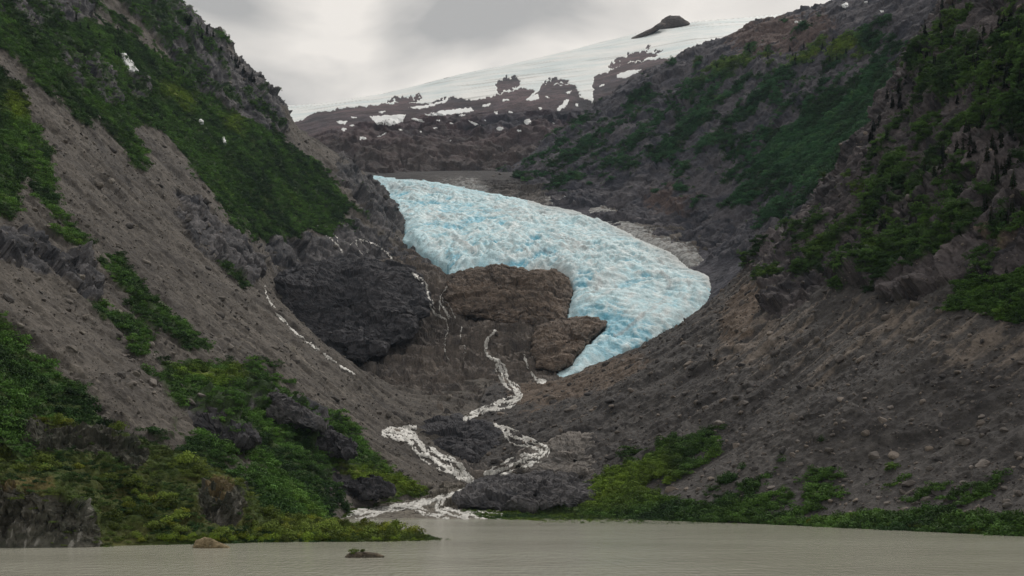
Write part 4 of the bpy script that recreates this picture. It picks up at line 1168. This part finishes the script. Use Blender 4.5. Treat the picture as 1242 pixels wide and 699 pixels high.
for x in np.linspace(945, 1240, 42):
    for t in range(12):
        yy_ = 626 + (x - 700) * .041 + 9 - t * 1.2
        h = ray(x, yy_, ['right'])
        if h and h[0].z > .3:
            SH.append((np.array(h[0]), rng.uniform(1.3, 2.4), (.062, .105, .022), 'dark green shrub in the strip along the right shoreline', 'shrubs along the right shoreline'))
            break
for a, s, tn, lb, gr in SH:
    o = add('shrub', random.choice(shrub_me))
    o.location = (a[0], a[1], a[2] - .15 * s)
    o.scale = (s, s, s * random.uniform(.8, 1.25)); o.rotation_euler = (0, 0, random.uniform(0, 6.28))
    j = random.random()
    t = np.array(tn) * (.7 + .6 * random.random()) + np.array([.05, .035, 0]) * (j > .75)
    o['tint'] = [float(v) for v in t]
    tag(o, lb, 'shrub', gr)

# conifers
def conifer(seed):
    r = np.random.default_rng(seed)
    V, Q = [], []
    nt_ = 22
    for k in range(nt_):
        f = k / (nt_ - 1)
        z = .06 + .92 * f
        rad = (.17 * (1 - f) ** .85 + .012) * r.uniform(.75, 1.2)
        nb = 9 if f < .8 else 6
        for b in range(nb):
            a = r.uniform(0, 6.28); rr = rad * r.uniform(.6, 1.15)
            d = np.array([math.cos(a), math.sin(a), 0]); s = np.array([-d[1], d[0], 0]) * rr * .34
            root = np.array([0, 0, z]); tip = root + d * rr + np.array([0, 0, -rr * r.uniform(.25, .6)])
            mid = root + d * rr * .6 + np.array([0, 0, -.01])
            b0 = len(V)
            V += [root, mid + s, tip, mid - s]; Q.append((b0, b0 + 1, b0 + 2, b0 + 3))
    crown = mesh_from('crown', np.array(V), np.array(Q), None, M_LEAF, False)
    a = np.linspace(0, 6.28, 6, endpoint=False)
    V = np.concatenate([np.stack([np.cos(a) * rr, np.sin(a) * rr, np.full(6, z)], 1) for z, rr in ((-.05, .022), (.5, .013), (.97, .003))])
    return crown, mesh_from('trunk', V, grid_quads(3, 6, True), None, M_BARK)


con = [conifer(1100 + k) for k in range(5)]
spots = []
def trees(key, poly, n, label, group, hmin, hmax, tint):
    k = 0
    xs = [q[0] for q in poly]; ys = [q[1] for q in poly]
    tries = 0
    while k < n and tries < n * 40:
        tries += 1
        x, y = random.uniform(min(xs), max(xs)), random.uniform(min(ys), max(ys))
        if not inpoly(np.array([x]), np.array([y]), poly)[0]: continue
        h = ray(x, y, [key])
        if h is None: continue
        k += 1
        spots.append((h[0], random.uniform(hmin, hmax), label, group, tint))


TD = (.016, .030, .014)
trees('right', [(1040, 205), (1085, 95), (1130, 20), (1160, 0), (1150, 60), (1100, 130), (1075, 190)], 26, 'dark spruce on the rocky crest of the right cliff', 'spruces on the right crest', 9, 17, TD)
trees('right', [(1150, 60), (1242, 20), (1242, 110), (1160, 130)], 34, 'dark spruce in the stand at the upper right cliffs', 'spruces on the upper right cliff', 9, 16, TD)
trees('right', [(1040, 230), (1110, 210), (1180, 150), (1242, 130), (1242, 285), (1150, 262), (1060, 285)], 70, 'dark spruce on the bushy ledges of the right cliff', 'spruces on the right cliff ledges', 7, 14, (.020, .038, .015))
trees('right', [(1165, 360), (1200, 325), (1242, 315), (1242, 385), (1190, 378)], 16, 'dark tree in the lowest green stand on the right slope', 'trees of the lowest right stand', 6, 10, (.022, .042, .015))
trees('far', [(900, 60), (1040, 45), (1100, 55), (1060, 80), (930, 80)], 22, 'tiny spruce on the high shoulder of the far right ridge', 'spruces on the far right ridge', 12, 20, TD)
trees('far', [(1080, 100), (1105, 70), (1095, 110), (1060, 150)], 8, 'spruce in the gully between the far ridge and right cliff', 'spruces in the right gully', 14, 22, TD)
trees('left', [(215, 14), (235, 26), (268, 52), (300, 86), (318, 105), (305, 102), (262, 60), (222, 30)], 26, 'tiny spruce on the skyline of the left mountain', 'spruces on the left skyline', 12, 20, TD)
trees('left', [(80, 20), (200, 60), (260, 120), (200, 110), (100, 50)], 20, 'tiny spruce among bushes high on the left mountain', 'spruces high on the left mountain', 8, 14, TD)
for h, s, lb, gr, tn in spots:
    cr_, tr_ = random.choice(con)
    r_ = bpy.data.objects.new('spruce_tree', None); COL.objects.link(r_)
    r_.location = (h.x, h.y, h.z - .3); r_.scale = (s * random.uniform(.85, 1.25),) * 2 + (s,); r_.rotation_euler = (0, 0, random.uniform(0, 6.28))
    tag(r_, lb, 'tree', gr)
    c_ = add('crown', cr_, r_); c_['tint'] = [float(v) for v in np.array(tn) * random.uniform(.7, 1.3)]
    add('trunk', tr_, r_)

# tufts on the islet
for (tx_, ty_, ts_, tl_) in ((430, 671, 1.3, 'bushy green tuft on the left end of the islet in the lake'), (440, 669.5, .9, 'smaller upright tuft at the middle of the islet in the lake')):
    h = ray(tx_, ty_, [isl])
    p_ = h[0] if h else W(tx_, 673, 252.5)
    o = add('shrub', shrub_me[int(ts_ * 3) % 7]); o['tint'] = [.085, .12, .028]
    o.location = (p_[0], p_[1] + .3, max(p_[2] - .2, .3)); o.scale = (ts_, ts_, ts_ * .95)
    tag(o, tl_, 'shrub')

# ------------------------------------------------------------------ loose rock: single boulders and rubble
def stone(seed, mat):
    r = np.random.default_rng(seed)
    nph, nth = 9, 12
    ph = np.linspace(.05, np.pi - .05, nph); th = np.linspace(0, 2 * np.pi, nth, endpoint=False)
    d = np.stack([np.sin(ph)[:, None] * np.cos(th)[None], np.sin(ph)[:, None] * np.sin(th)[None], np.repeat(np.cos(ph)[:, None], nth, 1)], -1)
    pl = r.normal(size=(9, 3)); pl /= np.linalg.norm(pl, axis=1, keepdims=True); off = r.uniform(.55, .95, 9)
    t = np.min(np.where(d @ pl.T > .05, off / np.maximum(d @ pl.T, .05), 1.15), -1)
    V = d * np.minimum(t, 1.15)[..., None] * np.array([1, .8, .65])
    return mesh_from('boulder', V, grid_quads(nph, nth, True), None, mat, False)


def stone_mat(name, mode):
    m, nt, b, N, L = nodes_of(name)
    at = N('ShaderNodeAttribute'); at.attribute_type = mode; at.attribute_name = 'tint'
    n = N('ShaderNodeTexNoise'); n.inputs['Scale'].default_value = 2.5; n.inputs['Detail'].default_value = 6
    r = N('ShaderNodeMapRange'); r.inputs['To Min'].default_value = .5; r.inputs['To Max'].default_value = 1.5
    tc = N('ShaderNodeTexCoord'); L(tc.outputs['Object'], n.inputs['Vector']); L(n.outputs['Fac'], r.inputs['Value'])
    mx = N('ShaderNodeMix'); mx.data_type = 'RGBA'; mx.blend_type = 'MULTIPLY'; mx.inputs['Factor'].default_value = 1
    L(at.outputs['Color'], mx.inputs['A']); L(r.outputs['Result'], mx.inputs['B']); L(mx.outputs['Result'], b.inputs['Base Color'])
    b.inputs['Roughness'].default_value = .9
    return m


MS_I, MS_O = stone_mat('rubble_stone', 'INSTANCER'), stone_mat('boulder_stone', 'OBJECT')
stones = bpy.data.collections.new('rubble_stones')
for k in range(5): stones.objects.link(bpy.data.objects.new('rubble_stone', stone(1200 + k, MS_I)))
for key, n, lb, pal in (('left', 22000, 'loose grey brown stones on the left scree slopes', PAL_L), ('right', 24000, 'loose dark stones on the right scree slope', PAL_R), ('floor', 6000, 'scattered stones on the bare valley floor', PAL_L)):
    S = SURF[key]
    w = (1 - S['veg']) * (1 - .6 * S['rock']) / S['P'][..., 1] ** 1.5 * 20000
    if key == 'floor': w = w * (1 - .95 * (look(GLB, *proj(S['P'])) > .05))
    p, i, _ = pick_points(key, w, n)
    s = .26 * (1 + rng.pareto(2.2, n)); s = np.minimum(s, 3.6) * np.sqrt(p[:, 1] / 600)
    tn = mix(pal['scree2'][None], pal['scree3'][None] * 1.15, (rng.uniform(size=n) ** 1.6)[:, None])
    gn_scatter('rubble', p, np.stack([s, s, s], 1), rng.uniform(0, 6.28, n), tn, stones, lb, 'rubble', .4)
bm_ = [stone(1300 + k, MS_O) for k in range(6)]
for key, poly, n, lb, gr, rg in (('right', [(840, 530), (900, 470), (1000, 500), (1242, 480), (1242, 620), (950, 610)], 60, 'loose boulder lying on the lower right scree slope', 'boulders on the right scree', (.9, 2.4)),
                                  ('left', [(120, 430), (260, 400), (420, 470), (460, 510), (330, 450), (200, 500)], 36, 'loose boulder lying on the left scree slope', 'boulders on the left scree', (.9, 2.2))):
    k = 0
    while k < n:
        x, y = random.uniform(60, 1242), random.uniform(300, 640)
        if not inpoly(np.array([x]), np.array([y]), poly)[0]: continue
        h = ray(x, y, [key])
        k += 1
        if h is None: continue
        o = add('boulder', random.choice(bm_))
        s = random.uniform(*rg) if random.random() < .85 else rg[1] * 1.5
        o.location = h[0]; o.scale = (s, s * random.uniform(.8, 1.2), s * random.uniform(.7, 1.1)); o.rotation_euler = (random.uniform(-.4, .4), random.uniform(-.4, .4), random.uniform(0, 6.28))
        v = random.uniform(.09, .22)
        o['tint'] = [v * 1.06, v * .94, v * .86]
        tag(o, lb, 'boulder', gr)
print('scatter', round(time.time() - T0, 1))

# ------------------------------------------------------------------ lake, bed, haze
m, nt, b, N, L = nodes_of('silty_lake_water')
tc = N('ShaderNodeTexCoord')
mp = N('ShaderNodeMapping'); mp.inputs['Scale'].default_value = (.45, 1.0, 1); L(tc.outputs['Object'], mp.inputs['Vector'])
n1 = N('ShaderNodeTexNoise'); n1.inputs['Scale'].default_value = .3; n1.inputs['Detail'].default_value = 6; n1.inputs['Roughness'].default_value = .6
n2 = N('ShaderNodeTexNoise'); n2.inputs['Scale'].default_value = .018; n2.inputs['Detail'].default_value = 4
m2 = N('ShaderNodeMapping'); m2.inputs['Scale'].default_value = (.35, 1, 1); L(tc.outputs['Object'], m2.inputs['Vector'])
L(mp.outputs[0], n1.inputs['Vector']); L(m2.outputs[0], n2.inputs['Vector'])
mr = N('ShaderNodeMapRange'); mr.inputs['From Min'].default_value = .38; mr.inputs['From Max'].default_value = .62; mr.inputs['To Min'].default_value = .35; mr.inputs['To Max'].default_value = 1.0
L(n2.outputs['Fac'], mr.inputs['Value'])
bp = N('ShaderNodeBump'); bp.inputs['Distance'].default_value = .9; L(mr.outputs['Result'], bp.inputs['Strength']); L(n1.outputs['Fac'], bp.inputs['Height'])
m3 = N('ShaderNodeMapping'); m3.inputs['Scale'].default_value = (.8, .13, 1); L(tc.outputs['Object'], m3.inputs['Vector'])
n3 = N('ShaderNodeTexNoise'); n3.inputs['Scale'].default_value = 1.0; n3.inputs['Detail'].default_value = 4; L(m3.outputs[0], n3.inputs['Vector'])
b3 = N('ShaderNodeBump'); b3.inputs['Distance'].default_value = .55; L(mr.outputs['Result'], b3.inputs['Strength']); L(n3.outputs['Fac'], b3.inputs['Height'])
L(bp.outputs['Normal'], b3.inputs['Normal']); L(b3.outputs['Normal'], b.inputs['Normal'])
b.inputs['Base Color'].default_value = (.36, .355, .295, 1)
b.inputs['Roughness'].default_value = .12
b.inputs['IOR'].default_value = 1.33
V = np.array([(-3000, -1500, 0), (3000, -1500, 0), (3000, 900, 0), (-3000, 900, 0)])
tag(add('lake', mesh_from('lake', V, [(0, 1, 2, 3)], None, m)), 'milky grey green lake with small ripples at the foot of the valley', 'lake', kind='structure')
V = np.array([(-9000, -3000, -4), (9000, -3000, -4), (9000, 9000, -4), (-9000, 9000, -4)])
tag(add('ground', mesh_from('ground', V, [(0, 1, 2, 3)], None, flat_mat('silt', (.14, .12, .1)))), 'silty ground under the lake and valley', 'ground', kind='structure')

x0, x1, y0, y1, z0, z1 = -9500, 9500, -3500, 9500, -5, 2600
V = np.array([(x, y, z) for z in (z0, z1) for x, y in ((x0, y0), (x1, y0), (x1, y1), (x0, y1))])
me = mesh_from('haze', V, [(3, 2, 1, 0), (4, 5, 6, 7), (0, 1, 5, 4), (1, 2, 6, 5), (2, 3, 7, 6), (3, 0, 4, 7)])
hm = bpy.data.materials.new('valley_haze'); hm.use_nodes = True
hn = hm.node_tree; hn.nodes.clear()
ho = hn.nodes.new('ShaderNodeOutputMaterial'); pv = hn.nodes.new('ShaderNodeVolumePrincipled')
pv.inputs['Color'].default_value = (.60, .78, 1, 1); pv.inputs['Density'].default_value = .00002
hn.links.new(pv.outputs[0], ho.inputs['Volume'])
me.materials.append(hm)
tag(add('haze', me), 'thin bluish haze filling the valley air', 'haze', kind='stuff')

# ------------------------------------------------------------------ sky, sun, camera
SUN_EL, SUN_AZ = math.radians(52), math.radians(35)      # azimuth clockwise from the view direction
w = bpy.data.worlds.new('World'); SC.world = w; w.use_nodes = True
nt = w.node_tree; N, L = nt.nodes.new, nt.links.new
bg = nt.nodes['Background']; bg.inputs['Strength'].default_value = .1
sk = N('ShaderNodeTexSky'); sk.sky_type = 'NISHITA'; sk.sun_disc = False
sk.sun_elevation = SUN_EL; sk.sun_rotation = SUN_AZ
tc = N('ShaderNodeTexCoord')
mp = N('ShaderNodeMapping'); mp.inputs['Scale'].default_value = (1, 1, 2.2); mp.inputs['Location'].default_value = (.35, 0, .2); L(tc.outputs['Generated'], mp.inputs['Vector'])
cl = N('ShaderNodeTexNoise'); cl.inputs['Scale'].default_value = 4.2; cl.inputs['Detail'].default_value = 5; cl.inputs['Roughness'].default_value = .45; cl.inputs['Distortion'].default_value = .4
L(mp.outputs[0], cl.inputs['Vector'])
def spot(px_, py_, c0, amt, prev):
    d0 = Vector(((px_ - CX) / F, 1, (HY - py_) / F)).normalized()
    dp = N('ShaderNodeVectorMath'); dp.operation = 'DOT_PRODUCT'; dp.inputs[1].default_value = d0
    nv = N('ShaderNodeVectorMath'); nv.operation = 'NORMALIZE'; L(tc.outputs['Generated'], nv.inputs[0]); L(nv.outputs[0], dp.inputs[0])
    m_ = N('ShaderNodeMapRange'); m_.interpolation_type = 'SMOOTHSTEP'; m_.inputs['From Min'].default_value = c0; m_.inputs['From Max'].default_value = 1; m_.inputs['To Max'].default_value = amt
    L(dp.outputs['Value'], m_.inputs['Value'])
    a_ = N('ShaderNodeMath'); a_.operation = 'ADD'; L(prev, a_.inputs[0]); L(m_.outputs['Result'], a_.inputs[1])
    return a_.outputs[0]


cfac = spot(470, 40, .985, .10, cl.outputs['Fac'])        # thin bright break in the cloud
cfac = spot(760, 10, .990, .10, cfac)
cfac = spot(590, 30, .9925, -.16, cfac)                   # heavier grey cloud beside it
cfac = spot(380, 30, .990, -.09, cfac)
cr = N('ShaderNodeValToRGB')
cr.color_ramp.elements[0].position = .40; cr.color_ramp.elements[0].color = (4.0, 3.88, 3.68, 1)
cr.color_ramp.elements[1].position = .60; cr.color_ramp.elements[1].color = (8.1, 7.6, 6.95, 1)
L(cfac, cr.inputs['Fac'])
mx = N('ShaderNodeMix'); mx.data_type = 'RGBA'; mx.inputs['Factor'].default_value = .94
L(sk.outputs[0], mx.inputs['A']); L(cr.outputs[0], mx.inputs['B']); L(mx.outputs['Result'], bg.inputs['Color'])

sd = bpy.data.lights.new('sun', 'SUN'); sd.energy = 1.5; sd.angle = math.radians(10); sd.color = (1, .95, .88)
so = bpy.data.objects.new('sun', sd); COL.objects.link(so)
dirv = Vector((math.sin(SUN_AZ) * math.cos(SUN_EL), math.cos(SUN_AZ) * math.cos(SUN_EL), math.sin(SUN_EL)))
so.rotation_euler = dirv.to_track_quat('Z', 'Y').to_euler()
so.location = (0, 0, 3000)

cd = bpy.data.cameras.new('camera'); cam = bpy.data.objects.new('camera', cd); COL.objects.link(cam)
cam.location = (0, 0, CAMZ); cam.rotation_euler = (math.radians(90), 0, 0)
cd.sensor_width = 36; cd.lens = F * 36 / 1242; cd.shift_y = (HY - 349.5) / 1242
cd.clip_start = 1; cd.clip_end = 30000
SC.camera = cam
SC.view_settings.view_transform = 'Standard'; SC.view_settings.look = 'None'
SC.view_settings.exposure = .24; SC.view_settings.gamma = 1
SC.render.engine = 'CYCLES'
cy = SC.cycles
cy.use_denoising = True
cy.max_bounces = 4; cy.diffuse_bounces = 2; cy.glossy_bounces = 2; cy.volume_bounces = 0; cy.transparent_max_bounces = 8
print('script done', round(time.time() - T0, 1))
